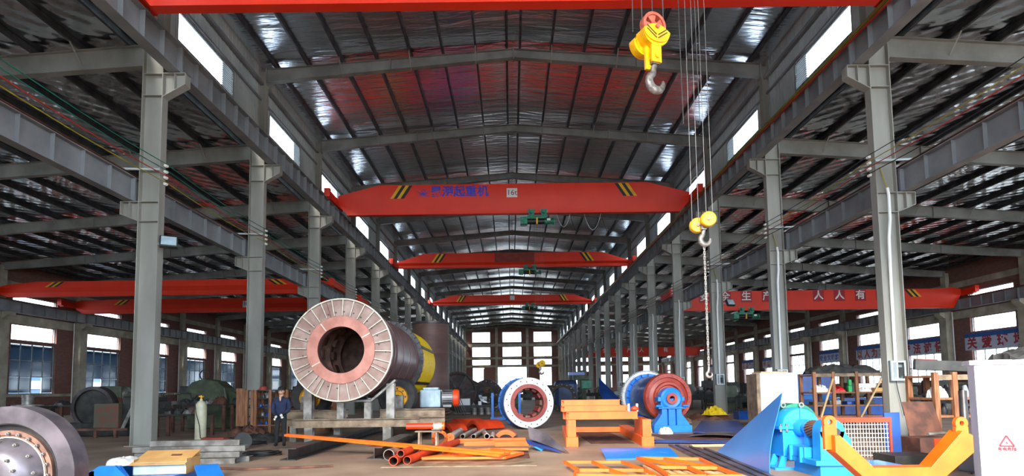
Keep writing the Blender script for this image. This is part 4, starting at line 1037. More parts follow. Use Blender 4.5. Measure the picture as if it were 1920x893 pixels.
for k, (x0, x1, y0, y1, m) in enumerate(((-2.6, .1, 13.2, 15.2, 'rust'), (-2.9, .2, 12.0, 13.15, 'rust_beam'), (1.88, 3.05, 16.4, 21.5, 'rust'), (4.2, 6.6, 16.8, 19.4, 'rust'))):
    tag(MB().box(x0, x1, y0, y1, 0, .012).build('floor_plate', m, None, 0), ('rust-red steel plate on the floor under the bare pipes', 'dusty steel plate on the floor in front of the short orange frame', 'rust-red steel plate on the floor inside the orange mill frame', 'dark rusty plate on the floor before the blue bearing pedestal')[k], 'steel plate')
# folded steel sheets in the middle
def sheet(name, label, pts, m, th=.012, cat='steel sheet', n=8, sag=0.):
    A, B_, C, D = [Vector(p) for p in pts]; q = MB(); top = []
    nm = (B_ - A).cross(D - A).normalized()
    for j in range(n + 1):
        for i in range(n + 1):
            u, v = i / n, j / n
            p = (A * (1 - u) + B_ * u) * (1 - v) + (D * (1 - u) + C * u) * v
            top.append(p + nm * (sag * 4 * u * (1 - u)))
    k = len(top); q.v = [tuple(p) for p in top] + [tuple(p - nm * th) for p in top]
    W = n + 1
    for j in range(n):
        for i in range(n):
            f = (j * W + i, j * W + i + 1, (j + 1) * W + i + 1, (j + 1) * W + i); q.f.append(f); q.f.append(tuple(a + k for a in f[::-1]))
    bd = [i for i in range(W)] + [j * W + n for j in range(1, W)] + [n * W + i for i in range(n - 1, -1, -1)] + [j * W for j in range(n - 1, 0, -1)]
    q.f += [(bd[i], bd[i] + k, bd[(i + 1) % len(bd)] + k, bd[(i + 1) % len(bd)]) for i in range(len(bd))]
    o = q.build(name, m, None, 50); return tag(o, label, cat)
sheet('bent_sheet', 'grey-blue bent steel sheet leaning in front of the white-faced drum', [(.11, 15.05, .60), (.56, 14.8, .44), (1.04, 14.0, .02), (.15, 14.85, .30)], 'purple_steel', sag=.03)
sheet('bent_sheet', 'flat dark steel sheet under the leaning bent one', [(.06, 15.3, .24), (.6, 14.75, .18), (.86, 14.05, .02), (.10, 15.0, .16)], 'sheet_blue')
t = thing('blue_trestle', 'small blue pointed trestle under the bent sheets', 'trestle', (.42, 14.8, 0), .2)
MB().prism([(-.18, .105), (.18, .105), (.0, 0)], (0, 0, 0), (1, 0, 0), (0, 0, 1), .03).build('front_plate', 'paint_cyan', t, 0); MB().prism([(-.18, .105), (.18, .105), (.0, 0)], (0, .3, 0), (1, 0, 0), (0, 0, 1), .03).build('rear_plate', 'paint_cyan', t, 0)
MB().box(-.18, .18, -.03, .3, .095, .11).build('top_plate', 'paint_cyan', t, 0)
# curved blue plate
q = MB(); pf = []
for k in range(13): f = k / 12; pf.append((f * 1.5, .03 + .28 * math.sin(f * 1.35) - .10 * f))
pf2 = pf + [(a, b - .02) for a, b in pf[::-1]]
q.prism(pf2, (0, 0, 0), (0, 1, 0), (0, 0, 1), -1.5)
q = MB(); nn = 16
for th in (0, -.02):
    for j in range(nn + 1):
        f = j / nn
        for x in (0, 1.55): q.v.append((x, f * 1.0, .13 * math.sin(PI * f * .5) + .022 + th))
for j in range(nn): q.f += [(2 * j, 2 * j + 1, 2 * j + 3, 2 * j + 2), tuple(a + 2 * (nn + 1) for a in (2 * j + 2, 2 * j + 3, 2 * j + 1, 2 * j))]
m_ = 2 * (nn + 1)
for j in range(nn): q.f += [(2 * j, 2 * j + 2, 2 * j + 2 + m_, 2 * j + m_), (2 * j + 1, 2 * j + 1 + m_, 2 * j + 3 + m_, 2 * j + 3)]
q.f += [(0, m_, m_ + 1, 1), (2 * nn, 2 * nn + 1, 2 * nn + 1 + m_, 2 * nn + m_)]
o = q.build('curved_plate', 'paint_blue', None, 50, (1.70, 12.8, 0)); o.rotation_euler = (0, 0, -.02); tag(o, 'bright blue curved steel plate lying on the floor before the orange mill frame', 'curved plate')
# orange mill frame on two foot beams
t = thing('mill_undercarriage', 'heavy orange mill base frame with two long box feet', 'steel frame', (1.28, 15.7, 0), -.066)
for x, nm in ((0, 'foot_beam'), (1.95, 'foot_beam')):
    MB().box(x - .16, x + .16, 0, 5.2, 0, .25).build(nm, 'orange', t, 0, bevel=.008)
    for y in (.12, .75, 1.5): MB().box(x - .11, x + .11, y, y + .16, .25, .69).build('post', 'orange', t, 0)
    MB().box(x - .11, x + .11, .28, 1.5, .25, .69).build('side_web', 'orange', t, 0) if x > 1 else None
MB().box(.16, 1.79, 4.9, 5.1, .03, .2).build('tie_bar', 'orange', t, 0)
GB = 'orange steel beams stacked on the mill frame'
for k, (xa, xb, y, z) in enumerate(((1.16, 3.05, 15.95, .80), (1.1, 2.6, 16.25, .80), (1.05, 2.75, 15.98, .985), (1.05, 2.85, 16.3, .975), (1.04, 2.6, 16.02, 1.14), (1.1, 2.6, 16.35, 1.13))):
    h_ = .2 if z < .9 else .15
    bx_ = thing('steel_beam', 'orange painted steel I-beam, one of the pile on the mill frame', 'beam', (xa, y, z), 0, GB)
    MB().ibeam((0, 0, 0), (xb - xa, 0, 0), h_, .2, .016, .012).build('section', 'orange', bx_, 0)
    MB().box(.06, xb - xa - .02, -.095, -.085, -h_ / 2 + .016, h_ / 2 - .016).build('side_plate', 'orange', bx_, 0)
t = thing('pipe_clamp', 'small red clamp with white-capped bolts on the mill frame end', 'clamp', (2.975, 15.9, .90)); MB().sphere((0, 0, .07), .09, 8, (1.2, .8, .75)).build('body', 'orange_red', t); 
for x in (-.16, .06): MB().cyl((x, 0, 0), (x, 0, .2), .03, n=10).build('bolt', 'white_paint', t)
# welded frames on pallets, bottom centre
def at_floor_frame(lab, loc, pts, pairs, h=.05):
    t = thing('angle_iron_frame', lab, 'steel frame', loc); frame_bars(t, pts, pairs, .05, h); return t
Z_ = lambda L_, z: [(a, b, z) for a, b in L_]
at_floor_frame('orange angle-iron frame lying nearest the blue curved plate', (0, 0, 0), Z_(((.70, 11.43), (1.77, 11.35), (1.94, 10.18), (.83, 10.29), (1.22, 11.41), (1.54, 9.53), (.71, 9.73), (1.98, 9.45), (1.36, 10.24), (.60, 8.8), (1.95, 8.6)), .13), ((0, 1), (1, 2), (2, 3), (3, 0), (4, 8), (8, 5), (3, 6), (6, 7), (2, 7), (6, 9), (7, 10), (9, 10)))
at_floor_frame('orange angle-iron frame resting on the wooden pallet', (0, 0, 0), Z_(((2.06, 11.35), (3.15, 11.06), (3.05, 9.8), (2.08, 10.03), (2.52, 11.13), (3.07, 8.9), (2.59, 9.91), (2.05, 9.0), (2.6, 8.9)), .2), ((0, 1), (1, 2), (2, 3), (3, 0), (4, 2), (6, 8), (3, 7), (7, 5), (2, 5), (0, 6)))
t = thing('wooden_pallet', 'pale wooden pallet under the orange frame', 'pallet', (2.6, 10.0, 0))
for k in range(8): MB().bar((-.52 + .16 * k, .75 - .02 * k, .13), (-.48 + .165 * k, -1.1, .13), .10, .03).build('slat', 'wood_pale', t, 0)
for y in (-.9, -.1, .6): MB().box(-.55, .66, y - .05, y + .05, 0, .115).build('bearer', 'wood_pale', t, 0)
# dark bars
for k in range(6):
    x = 3.45 + .10 * k
    t_ = MB().channel((x + .35, 15.6 - .25 * k, .03 + .02 * (k % 2)), (x - .10, 8.6 + .15 * k, .03 + .02 * (k % 2)), .05, .08, .01)
    tag(t_.build('steel_bar', 'purple_steel', None, 0), 'long dark steel angle bar in the bundle by the blue sheet', 'steel bar', 'bundle of steel bars')
# ---------------------------------------------------------------- ball mill
mat('gear_white', s(225, 225, 220), .45, .2, s(190, 190, 186), 8)
mat('panel_white', s(238, 238, 240), .5, 0, s(230, 230, 232), 1)
mat('cabinet_grey', s(150, 160, 162), .5, 0, s(136, 146, 148), 2)
mat('tarp', s(64, 62, 60), .85, 0, s(40, 39, 38), 4, .35, .65, .6, 14)
mat('banner_white', s(205, 208, 222), .8, 0, s(190, 194, 210), 2)
mat('banner_blue', s(40, 96, 168), .8, 0, s(36, 88, 158), 2)
mat('plastic_red', s(220, 30, 30), .4); mat('plastic_green', s(20, 200, 90), .4); mat('plastic_yellow', s(236, 204, 30), .5, 0, s(210, 176, 20), 4)
t = thing('ball_mill', 'blue ball mill drum with a stepped red end and white ring gear', 'ball mill', (5.33, 21.5, 0), .10)
c = (0, 0, 1.16)
e_ = MB().lathe([(.20, -.35), (.24, -.35), (.26, -.1), (.42, -.06), (.46, -.12), (.54, -.12), (.57, -.04), (.70, 0), (.72, -.06), (.84, -.06), (.88, 0), (.88, .12), (.80, .14)], c, 'Y', 64).build('end_cap', 'red_oxide', t)
for k in range(28):
    a = 2 * PI * k / 28; MB().cyl((.78 * math.cos(a), -.09, 1.16 + .78 * math.sin(a)), (.78 * math.cos(a), -.06, 1.16 + .78 * math.sin(a)), .02, n=6).build('bolt', 'red_oxide', e_)
MB().lathe([(.80, .12), (.80, 2.9), (.3, 3.1), (.2, 3.4), (0, 3.4)], c, 'Y', 64).build('shell', 'dark_blue', t)
MB().lathe([(.80, 2.15), (.90, 2.15), (.90, 2.3), (.80, 2.3)], c, 'Y', 64, True).build('rear_flange', 'paint_blue', t)
MB().lathe([(.80, 1.9), (.805, 1.9), (.805, 2.16), (.80, 2.16)], c, 'Y', 64, True).build('painted_band', 'paint_blue', t)
gr = MB().lathe([(.90, 2.32), (1.0, 2.32), (1.0, 2.5), (.90, 2.5)], c, 'Y', 80, True).build('ring_gear', 'gear_white', t)
th_ = MB().box(.99, 1.045, 2.32, 2.5, -.014, .014).mesh('tooth', 'gear_white', 0)
for k in range(96):
    o = ob('tooth', th_, gr, (0, 0, 1.16)); o.rotation_euler = (0, 2 * PI * k / 96, 0)
gus = MB().box(.80, .90, 2.0, 2.15, -.012, .012).mesh('gusset', 'paint_blue', 0)
for k in range(20):
    o = ob('gusset', gus, t, (0, 0, 1.16)); o.rotation_euler = (0, 2 * PI * k / 20, 0)
t = thing('bearing_pedestal', 'bright blue bearing pedestal holding the red hollow trunnion', 'bearing', (5.13, 20.55, 0), .06)
MB().box(-.65, .65, -.3, .3, 0, .24).build('base', 'paint_blue', t, 0, bevel=.01)
MB().prism([(-.62, .24), (.62, .24), (.34, .62), (.34, .80), (-.34, .80), (-.34, .62)], (0, .2, 0), (1, 0, 0), (0, 0, 1), .26).build('stand', 'paint_blue', t, 0)
for pl_ in ([(-.62, .24), (-.17, .24), (-.17, .80), (-.34, .80), (-.34, .62)], [(-.11, .24), (.11, .24), (.11, .80), (-.11, .80)], [(.17, .24), (.62, .24), (.34, .62), (.34, .80), (.17, .80)]):
    MB().prism(pl_, (0, -.05, 0), (1, 0, 0), (0, 0, 1), .15).build('stand_rib', 'paint_blue', t, 0)       # open slots between the ribs
MB().box(-.46, .46, -.24, .24, .79, .86).build('saddle', 'paint_blue', t, 0, bevel=.01)
for sg in (-1, 1): MB().box(sg * .40 - .06, sg * .40 + .06, -.2, .2, 1.04, 1.2).build('ear', 'paint_blue', t, 0, bevel=.02)
hs = MB().lathe([(.17, -.22), (.30, -.24), (.37, -.2), (.37, .2), (.17, .2)], (0, 0, 1.14), 'Y', 48).build('housing', 'paint_blue', t)
MB().box(-.36, .36, -.18, .18, .84, 1.14).build('housing_block', 'paint_blue', t, 0, bevel=.02)
MB().lathe([(.09, -.3), (.19, -.3), (.19, -.1), (.09, -.1)], (0, 0, 1.14), 'Y', 36, True).build('trunnion_ring', 'red_oxide', t)
MB().lathe([(.088, -.3), (.095, -.3), (.095, .25), (0, .25), (0, .24), (.088, .24)], (0, 0, 1.14), 'Y', 24, True).build('trunnion_bore', 'red_oxide', t)
for sg in (-1, 1): MB().cyl((sg * .36, -.27, .89), (sg * .56, -.27, .89), .04, n=12).build('adjusting_bolt', 'paint_blue', t)
crumple('plastic_bag', 'crumpled white plastic bag at the foot of the blue bearing pedestal', 'bag', (4.72, 19.6, 0), .2, .16, .26, 'white_bag', 11)
crumple('paper_scrap', 'small pale heap of paper beside the orange foot beam', 'paper', (4.28, 20.2, 0), .12, .12, .22, 'wood_pale', 12)
# flat steel sheets on the floor
sheet('steel_sheet', 'large flat blue steel sheet on the floor behind the blue triangle', [(5.5, 19.3, .08), (7.0, 18.6, .08), (9.3, 25.4, .08), (8.0, 26.2, .08)], 'sheet_blue')
sheet('steel_sheet', 'warped grey steel sheet lying before the large blue one', [(5.0, 18.2, .03), (6.6, 16.9, .03), (6.9, 18.2, .03), (5.6, 19.2, .03)], 'purple_steel', sag=.10)
sheet('steel_sheet', 'narrow blue-grey steel sheet by the orange foot beam', [(3.5, 16.3, .05), (6.3, 15.6, .05), (6.4, 16.5, .05), (3.7, 17.0, .05)], 'sheet_blue')
t = tag(MB().box(4.3, 6.2, 15.35, 15.5, 0, .05).build('timber_batten', 'wood_pale', None, 0), 'pale timber batten under the edge of the blue-grey sheets', 'timber')
# leaning blue triangular sheet
q = MB(); A = Vector((4.40, 13.85, .02)); Bv = Vector((4.12, 10.38, .02)); C = Vector((4.77, 11.2, 1.385)); n = 8; idx = {}
nm = (Bv - A).cross(C - A).normalized()
for layer in (0, 1):
    for i in range(n + 1):
        for j in range(n + 1 - i):
            u, v = i / n, j / n; p = A + (Bv - A) * u + (C - A) * v + nm * (.10 * math.sin(PI * u) * (1 - v)) - nm * (.014 * layer)
            idx[(layer, i, j)] = len(q.v); q.v.append(tuple(p))
for layer in (0, 1):
    for i in range(n):
        for j in range(n - i):
            f = (idx[(layer, i, j)], idx[(layer, i + 1, j)], idx[(layer, i, j + 1)]); q.f.append(f if layer == 0 else f[::-1])
            if j < n - i - 1:
                f = (idx[(layer, i + 1, j)], idx[(layer, i + 1, j + 1)], idx[(layer, i, j + 1)]); q.f.append(f if layer == 0 else f[::-1])
edge = [(i, 0) for i in range(n)] + [(n - k, k) for k in range(n)] + [(0, n - k) for k in range(n)]
for k in range(len(edge)):
    a, b = edge[k], edge[(k + 1) % len(edge)]; q.f.append((idx[(0,) + a], idx[(1,) + a], idx[(1,) + b], idx[(0,) + b]))
tag(q.build('triangular_sheet', 'sheet_bright', None, 50), 'big shiny blue triangular steel sheet leaning on the blue gear unit', 'steel sheet')
# blue gear reducer with pinion
t = thing('gear_reducer', 'bright blue gear reducer with dark pinion, shaft bearing and welded base', 'gear reducer', (5.0, 10.0, 0))
GZ = .75
MB().lathe([(0, 1.0), (.34, 1.0), (.36, 1.03), (.36, 1.35), (0, 1.35)], (0, 0, GZ), 'Y', 48, False, (0, PI)).build('upper_housing', 'paint_cyan', t)
MB().lathe([(.30, 1.35), (.40, 1.35), (.40, 1.75), (0, 1.75)], (.10, 0, GZ + .03), 'Y', 48, False, (0, PI)).build('rear_cover', 'hoist_green', t)
MB().box(-.34, .34, 1.0, 1.7, .22, GZ - .03).build('lower_housing', 'paint_cyan', t, 0, bevel=.01)
MB().box(-.42, .42, .96, 1.75, GZ - .03, GZ + .03).build('split_flange', 'paint_cyan', t, 0, bevel=.006)
for x in (-.38, -.27, .27, .38): MB().cyl((x, .98, GZ - .07), (x, .98, GZ + .07), .022, n=8).build('flange_bolt', 'raw_steel', t)
MB().bar((-.0, .995, GZ + .1), (0, .995, GZ + .35), .03, .03, (1, 0, 0)).build('stiffening_rib', 'paint_cyan', t, 0)
for a in (.3, PI - .3): MB().ring((.18 * math.cos(a), 1.3, GZ + .40), 'Y', .05, .028, .03, 16).build('lifting_eye', 'raw_steel', t)
MB().lathe([(.0, .78), (.12, .78), (.16, .86), (.16, 1.0), (0, 1.0)], (0, 0, GZ), 'Y', 32).build('shaft_boss', 'paint_cyan', t)
MB().cyl((0, -.2, GZ), (0, .8, GZ), .065, n=20).build('shaft', 'dark_steel', t)
b1 = MB().box(-.09, .09, .62, .72, .35, GZ + .1).lathe([(0, .62), (.14, .62), (.14, .72), (0, .72)], (0, 0, GZ + .02), 'Y', 28).build('inner_bearing', 'paint_cyan', t)
pn_ = MB().cyl((0, .30, GZ), (0, .58, GZ), .135, n=32).build('pinion', 'dark_steel', t)
tt = MB().bar((.125, .30, -.03), (.125, .58, .05), .03, .05, (1, 0, 0)).mesh('tooth', 'liner', 0)
for k in range(20):
    o = ob('tooth', tt, pn_, (0, 0, GZ)); o.rotation_euler = (0, 2 * PI * k / 20, 0)
MB().lathe([(0, -.08), (.20, -.08), (.20, .2), (0, .2)], (0, 0, GZ), 'Y', 36, False, (0, PI)).build('outer_bearing_cap', 'paint_cyan', t)
MB().lathe([(0, -.06), (.2, -.06), (.2, .2), (0, .2)], (0, 0, GZ), 'Y', 36, False, (PI, 2 * PI)).build('outer_bearing_seat', 'paint_cyan', t)
MB().prism([(-.21, .28), (.33, .28), (.30, .62), (.2, GZ), (-.2, GZ)], (0, .2, 0), (1, 0, 0), (0, 0, 1), .26).build('pedestal', 'paint_cyan', t, 0)
MB().box(-.32, .5, -.12, .9, .2, .28).build('base_top_plate', 'paint_cyan', t, 0)
MB().box(-.22, .42, -.05, .85, .0, .2).build('base_box', 'paint_cyan', t, 0)
MB().box(-.30, .40, .30, .9, .28, .46).build('bearing_block', 'paint_cyan', t, 0, bevel=.01)
for y in (.35, .72): MB().box(-.36, -.30, y, y + .05, .2, .46).build('web_plate', 'paint_cyan', t, 0)
for x, y in ((-.46, 1.0), (-.46, 1.35)): MB().prism([(0, 0), (.12, .0), (.2, .22), (.08, .22)], (x, y + .06, .02), (1, 0, 0), (0, 0, 1), .06).build('foot_gusset', 'paint_cyan', t, 0)
MB().box(-.55, .5, .9, 1.85, 0, .04).build('gearbox_base', 'paint_cyan', t, 0)
MB().box(.42, 1.0, -.35, .4, 0, .22).build('side_base', 'paint_cyan', t, 0)
# orange spreader
t = thing('lifting_spreader', 'orange U-shaped lifting spreader with two eye lugs', 'lifting beam', (4.78, 7.95, 0))
prof = [(-.87, .64), (-.40, .20), (.40, .20), (.93, .62), (.93, .84), (.80, .90), (.36, .44), (-.38, .44), (-.80, .86), (-.87, .86)]
MB().prism(prof, (0, .12, 0), (1, 0, 0), (0, 0, 1), .24).build('body', 'orange', t, 0, bevel=.006)
for x, z in ((-.875, 1.03), (.86, .99)):
    lg_ = MB().ring((x, -.03, z), 'Y', .085, .032, .06, 28).build('eye_lug', 'orange', t)
    MB().box(x - .083, x + .083, -.029, .029, z - (.36 if x < 0 else .2), z - .045).build('lug_plate', 'orange', t, 0)
MB().box(-.3, .3, -.13, .13, 0, .2).build('support_block', 'orange', t, 0)
# wire mesh guard
t = thing('mesh_guard', 'white wire mesh guard panel with an orange-red top rail', 'guard panel', (6.0, 12.6, 0), -.12)
MB().box(-.05, 1.55, -.03, .03, .74, .84).build('top_rail', 'orange_red', t, 0)
for x in (-.03, 1.53): MB().box(x - .02, x + .02, -.02, .02, 0, .74).build('end_post', 'orange_red', t, 0)
wv = MB().cyl((0, 0, .02), (0, 0, .75), .006, n=6).mesh('wire', 'white_paint'); wh = MB().cyl((0, .008, 0), (1.5, .008, 0), .006, n=6).mesh('wire', 'white_paint')
for k in range(26): ob('wire', wv, t, (.02 + .058 * k, 0, 0))
for k in range(8): ob('wire', wh, t, (0, 0, .06 + .09 * k))
t = tag(MB().box(7.62, 7.95, 12.75, 12.79, 0, .92).build('standing_sheet', 'dark_blue', None, 0, bevel=.005), 'dark blue steel panel standing beside the mesh guard', 'panel')
# white carton pillar bag
t = thing('bulk_bag', 'tall white wrapped crate with a speckled brown side', 'crate', (8.55, 20.2, 0), -.05)
MB().box(-.6, .62, -.5, .5, 0, 1.95).build('body', 'panel_white', t, 0, bevel=.03); MB().box(-.72, -.6, -.5, .5, .0, 1.93).build('side', 'rust_beam', t, 0, bevel=.02); MB().box(-.55, .3, -.45, .45, 1.95, 2.0).build('top_wrap', 'wood_pale', t, 0, bevel=.015)
t = thing('small_cabinet', 'small pale steel cabinet beside the wrapped crate', 'cabinet', (9.35, 23.6, 0)); MB().box(-.16, .16, -.15, .15, 0, 1.0).build('body', 'cabinet_grey', t, 0, bevel=.01); MB().box(-.13, .13, -.16, -.15, .1, .95).build('door', 'panel_white', t, 0)
crumple('yellow_sack', 'yellow plastic sack on scrap by the column base', 'sack', (8.9, 27.2, .25), .45, .3, .45, 'plastic_yellow', 21, .4)
crumple('scrap_heap', 'dark heap of scrap under the yellow sack', 'scrap heap', (8.7, 27.6, 0), .9, .6, .4, 'rust', 22)
crumple('hose_coil', 'brown coil of hose and rags beside the red mill end', 'rags', (6.9, 25.9, 0), .5, .4, .3, 'rust_beam', 23)

# ---------------------------------------------------------------- racks on the right
def rack(name, label, x0, x1, y0, y1, h, posts, shelves, braces=()):
    t = thing(name, label, 'rack', ((x0 + x1) / 2, (y0 + y1) / 2, 0)); cx, cy = (x0 + x1) / 2, (y0 + y1) / 2
    for x in posts:
        for y in (y0, y1): MB().box(x - cx - .055, x - cx + .055, y - cy - .05, y - cy + .05, 0, h + (.06 if y == y0 else 0)).build('post', 'wood', t, 0)
    for z in shelves: MB().box(x0 - cx, x1 - cx, y0 - cy, y1 - cy, z, z + .05).build('shelf', 'wood', t, 0)
    for (xa, za0, xb, zb0) in braces: MB().bar((xa - cx, y0 - cy - .08, za0), (xb - cx, y0 - cy - .08, zb0), .06, .05, (0, 1, 0)).build('brace', 'wood_pale', t, 0)
    MB().box(x0 - cx, x1 - cx, y0 - cy - .02, y0 - cy + .02, h - .12, h).build('front_rail', 'rust_beam', t, 0)
    return t
rack('timber_rack', 'brown timber rack with diagonal braces, full of boxes, near the wall banners', 10.75, 13.4, 21.9, 22.9, 1.95, (10.8, 11.5, 12.35, 13.35), (.35, .75, 1.22, 1.86), ((10.95, .35, 11.45, 1.75), (12.4, .35, 13.3, 1.85)))
def boxthing(name, label, cat, x, y, z, w, d, h, m, grp=None, bev=.01, rz=0.):
    o = MB().box(-w / 2, w / 2, -d / 2, d / 2, 0, h).build(name, m, None, 0, (x, y, z), bev); o.rotation_euler = (0, 0, rz); return tag(o, label, cat, grp)
crumple('cloth_bundle', 'white cloth bundle on the braced timber rack', 'cloth', (11.15, 22.2, 1.27), .28, .22, .3, 'white_bag', 31)
crumple('red_sack', 'bright red sack on the braced timber rack', 'sack', (11.8, 22.2, 1.27), .22, .2, .24, 'plastic_red', 32)
t = thing('green_jug', 'bright green plastic crate part standing on the braced rack', 'plastic crate', (12.17, 22.05, 1.27)); MB().box(-.07, .07, -.06, .06, 0, .22).build('body', 'plastic_green', t, 0, bevel=.01); MB().box(-.04, .07, -.05, .05, .22, .45).build('neck', 'plastic_green', t, 0, bevel=.01)
boxthing('white_carton', 'large white carton on the braced timber rack', 'box', 12.85, 22.4, 1.27, .8, .5, .3, 'panel_white')
crumple('plastic_heap', 'clear plastic heap in front of the white carton', 'plastic film', (12.72, 22.03, 1.27), .22, .08, .2, 'white_bag', 33)
boxthing('tan_carton', 'tan carton at the end of the braced rack', 'box', 13.15, 22.0, 1.27, .3, .2, .14, 'cardboard')
crumple('tarpaulin', 'dark grey folded tarpaulin on top of the braced rack', 'tarpaulin', (12.1, 22.5, 1.945), 1.25, .42, .42, 'tarp', 34)
for k in range(4): boxthing('metal_part', 'dark metal part on the lower shelf of the braced rack', 'machine part', 11.0 + .62 * k, 22.2, .8, .4, .35, .12 + .05 * (k % 2), ('dark_steel', 'raw_steel', 'dark_blue', 'dark_machine')[k], 'lower shelf parts of the braced rack')
boxthing('blue_stock', 'dark blue block of steel stock behind the braced rack', 'steel stack', 13.9, 25.0, .0, 4.2, 1.0, 1.0, 'dark_blue')
for k in range(6): boxthing('blue_profile', ('lowest', 'second-lowest', 'third', 'fourth', 'fifth', 'topmost')[k] + ' light blue steel profile in the stack beside the wrapped crate', 'steel profile', 11.4 - .1 * (k % 2), 23.9 - .02 * k, .19 * k, 1.9, .3, .19, 'paint_blue', 'blue profiles beside the wrapped crate', .005)
boxthing('blue_container', 'tall dark blue steel bin behind the profiles', 'bin', 13.2, 28.0, 0, 2.6, 1.4, 2.05, 'dark_blue')
rack('steel_rack', 'dark steel rack crowded with fittings behind the orange spreader', 9.3, 11.2, 13.6, 14.5, 1.72, (9.35, 9.78, 11.1), (.3, .75, 1.15, 1.66))
rd = random.Random(5)
for z in (.8, 1.2):
    for k in range(10):
        x = 9.5 + .17 * k; h = rd.uniform(.1, .3)
        o = MB().lathe([(0, 0), (.06, 0), (.075, h * .3), (.055, h * .7), (.03, h), (0, h)], (0, 0, 0), 'Z', 12).build('pipe_fitting', rd.choice(('raw_steel', 'dark_steel', 'cabinet_grey', 'rust')), None, 35, (x, 13.8 + rd.uniform(0, .4), z))
        tag(o, 'small metal fitting on the crowded steel rack', 'pipe fitting', 'fittings on the crowded steel rack')
t = thing('duct_section', 'dark square duct with a red end lying across the steel rack', 'duct', (9.42, 14.2, 1.98), -.42)
MB().bar((-.1, 0, .0), (1.5, .0, -.12), .28, .24).build('body', 'dark_machine', t, 0, bevel=.01); MB().bar((-.1, .02, .135), (.36, .02, .10), .27, .02).build('red_top', 'red_oxide', t, 0)
crumple('wrapped_parts', 'clear plastic wrapped parts with red ends below the dark duct', 'plastic film', (9.5, 13.78, 1.2), .2, .09, .3, 'white_bag', 41)
o = sheet('rusty_sheet', 'dark rusty steel sheet leaning before the crowded rack', [(8.46, 13.16, 0), (9.28, 13.16, 0), (9.2, 13.52, 1.12), (8.52, 13.52, 1.12)], 'rust')
t = thing('blower_box', 'rusty box with an orange front panel and round dark port', 'blower', (8.45, 12.75, 0), .12)
MB().box(-.33, .37, -.25, .3, 0, .40).build('box', 'rust', t, 0, bevel=.01); MB().box(-.02, .36, -.265, -.25, .03, .38).build('front_panel', 'orange_red', t, 0); MB().lathe([(0, -.30), (.11, -.30), (.12, -.265), (0, -.265)], (.19, 0, .22), 'Y', 28).build('port', 'black', t); MB().bar((.08, -.28, .3), (.14, -.28, .27), .04, .03).build('handle', 'dark_steel', t, 0)
tag(MB().cyl((8.45, 12.65, .46), (9.1, 12.8, .48), .035, n=14).build('loose_pipe', 'raw_steel'), 'short pale pipe lying on the rusty blower box', 'pipe')
tag(MB().cyl((8.75, 12.0, .02), (8.98, 12.3, 1.36), .075, n=20).build('leaning_pipe', 'dark_steel'), 'dark steel pipe leaning behind the grey electrical box', 'pipe')
sheet('dark_sheet', 'dark tapered steel sheet leaning beside the white cabinet', [(8.75, 11.7, 0), (9.5, 11.6, 0), (9.5, 11.95, 1.3), (9.2, 11.95, 1.25)], 'sheet_blue')
tag(MB().box(9.0, 9.16, 11.2, 11.3, 0, 1.78).build('timber_post', 'wood', None, 0), 'upright timber post behind the white cabinet', 'timber')
boxthing('dark_bin', 'low dark scrap bin between the spreader and grey box', 'bin', 7.3, 11.6, 0, .9, .7, .18, 'dark_machine')
# grey electrical box and white cabinet
t = thing('electrical_box', 'grey electrical box with a red lightning warning, beside the white cabinet', 'electrical box', (7.88, 10.4, 0), .05)
MB().box(-.36, .4, -.2, .2, 0, .60).build('body', 'cabinet_grey', t, 0, bevel=.012); MB().box(-.33, .37, -.21, -.2, .03, .57).build('door', 'cabinet_grey', t, 0, bevel=.004)
text('有电危险', .065, 'text_red', t, (.0, -.213, .36), (PI / 2, 0, 0)); MB().ring((.0, -.214, .24), 'Y', .045, .037, .004, 24).build('warning_circle', 'text_red', t)
bl = [(.015, .03), (-.02, -.003), (0, -.003), (-.012, -.032), (.022, .006), (.002, .006)]
MB().prism(bl, (.0, -.211, .24), (1, 0, 0), (0, 0, 1), .004).build('lightning_mark', 'text_red', t, 0)
MB().cyl((-.26, -.23, .14), (-.26, -.21, .14), .018, n=10).build('lock', 'black', t)
MB().tube([(-.5, -.25, .0), (-.3, -.24, .09), (0, -.25, .12), (.3, -.25, .10), (.6, -.28, .02)], .015, 6).build('cable', 'black', t)
t = thing('white_cabinet', 'tall white electrical cabinet with a red warning triangle', 'cabinet', (7.2, 8.72, 0), -.5)
MB().box(-.62, .62, -.25, .3, 0, 1.78).build('body', 'panel_white', t, 0, bevel=.01); MB().box(-.68, .68, -.3, .34, 1.78, 1.85).build('lid', 'panel_white', t, 0, bevel=.008)
MB().box(-.56, .56, -.262, -.25, .06, 1.72).build('door', 'panel_white', t, 0, bevel=.004)
tri = MB(); p3 = [Vector((-.085, 0, -.05)), Vector((.085, 0, -.05)), Vector((0, 0, .10))]
for k in range(3): tri.bar(p3[k], p3[(k + 1) % 3], .022, .008, (0, 1, 0))
tri.build('warning_triangle', 'text_red', t, 0, loc=(-.31, -.268, .66))
MB().prism([(a * 1.3, b * 1.2) for a, b in bl], (-.31, -.264, .655), (1, 0, 0), (0, 0, 1), .004).build('lightning_mark', 'text_red', t, 0)
text('有电危险', .055, 'text_red', t, (-.31, -.266, .565), (PI / 2, 0, 0), bold=.002)
crumple('tarpaulin', 'dark crumpled tarpaulin on top of the white cabinet', 'tarpaulin', (7.38, 8.75, 1.855), .5, .28, .2, 'tarp', 51)
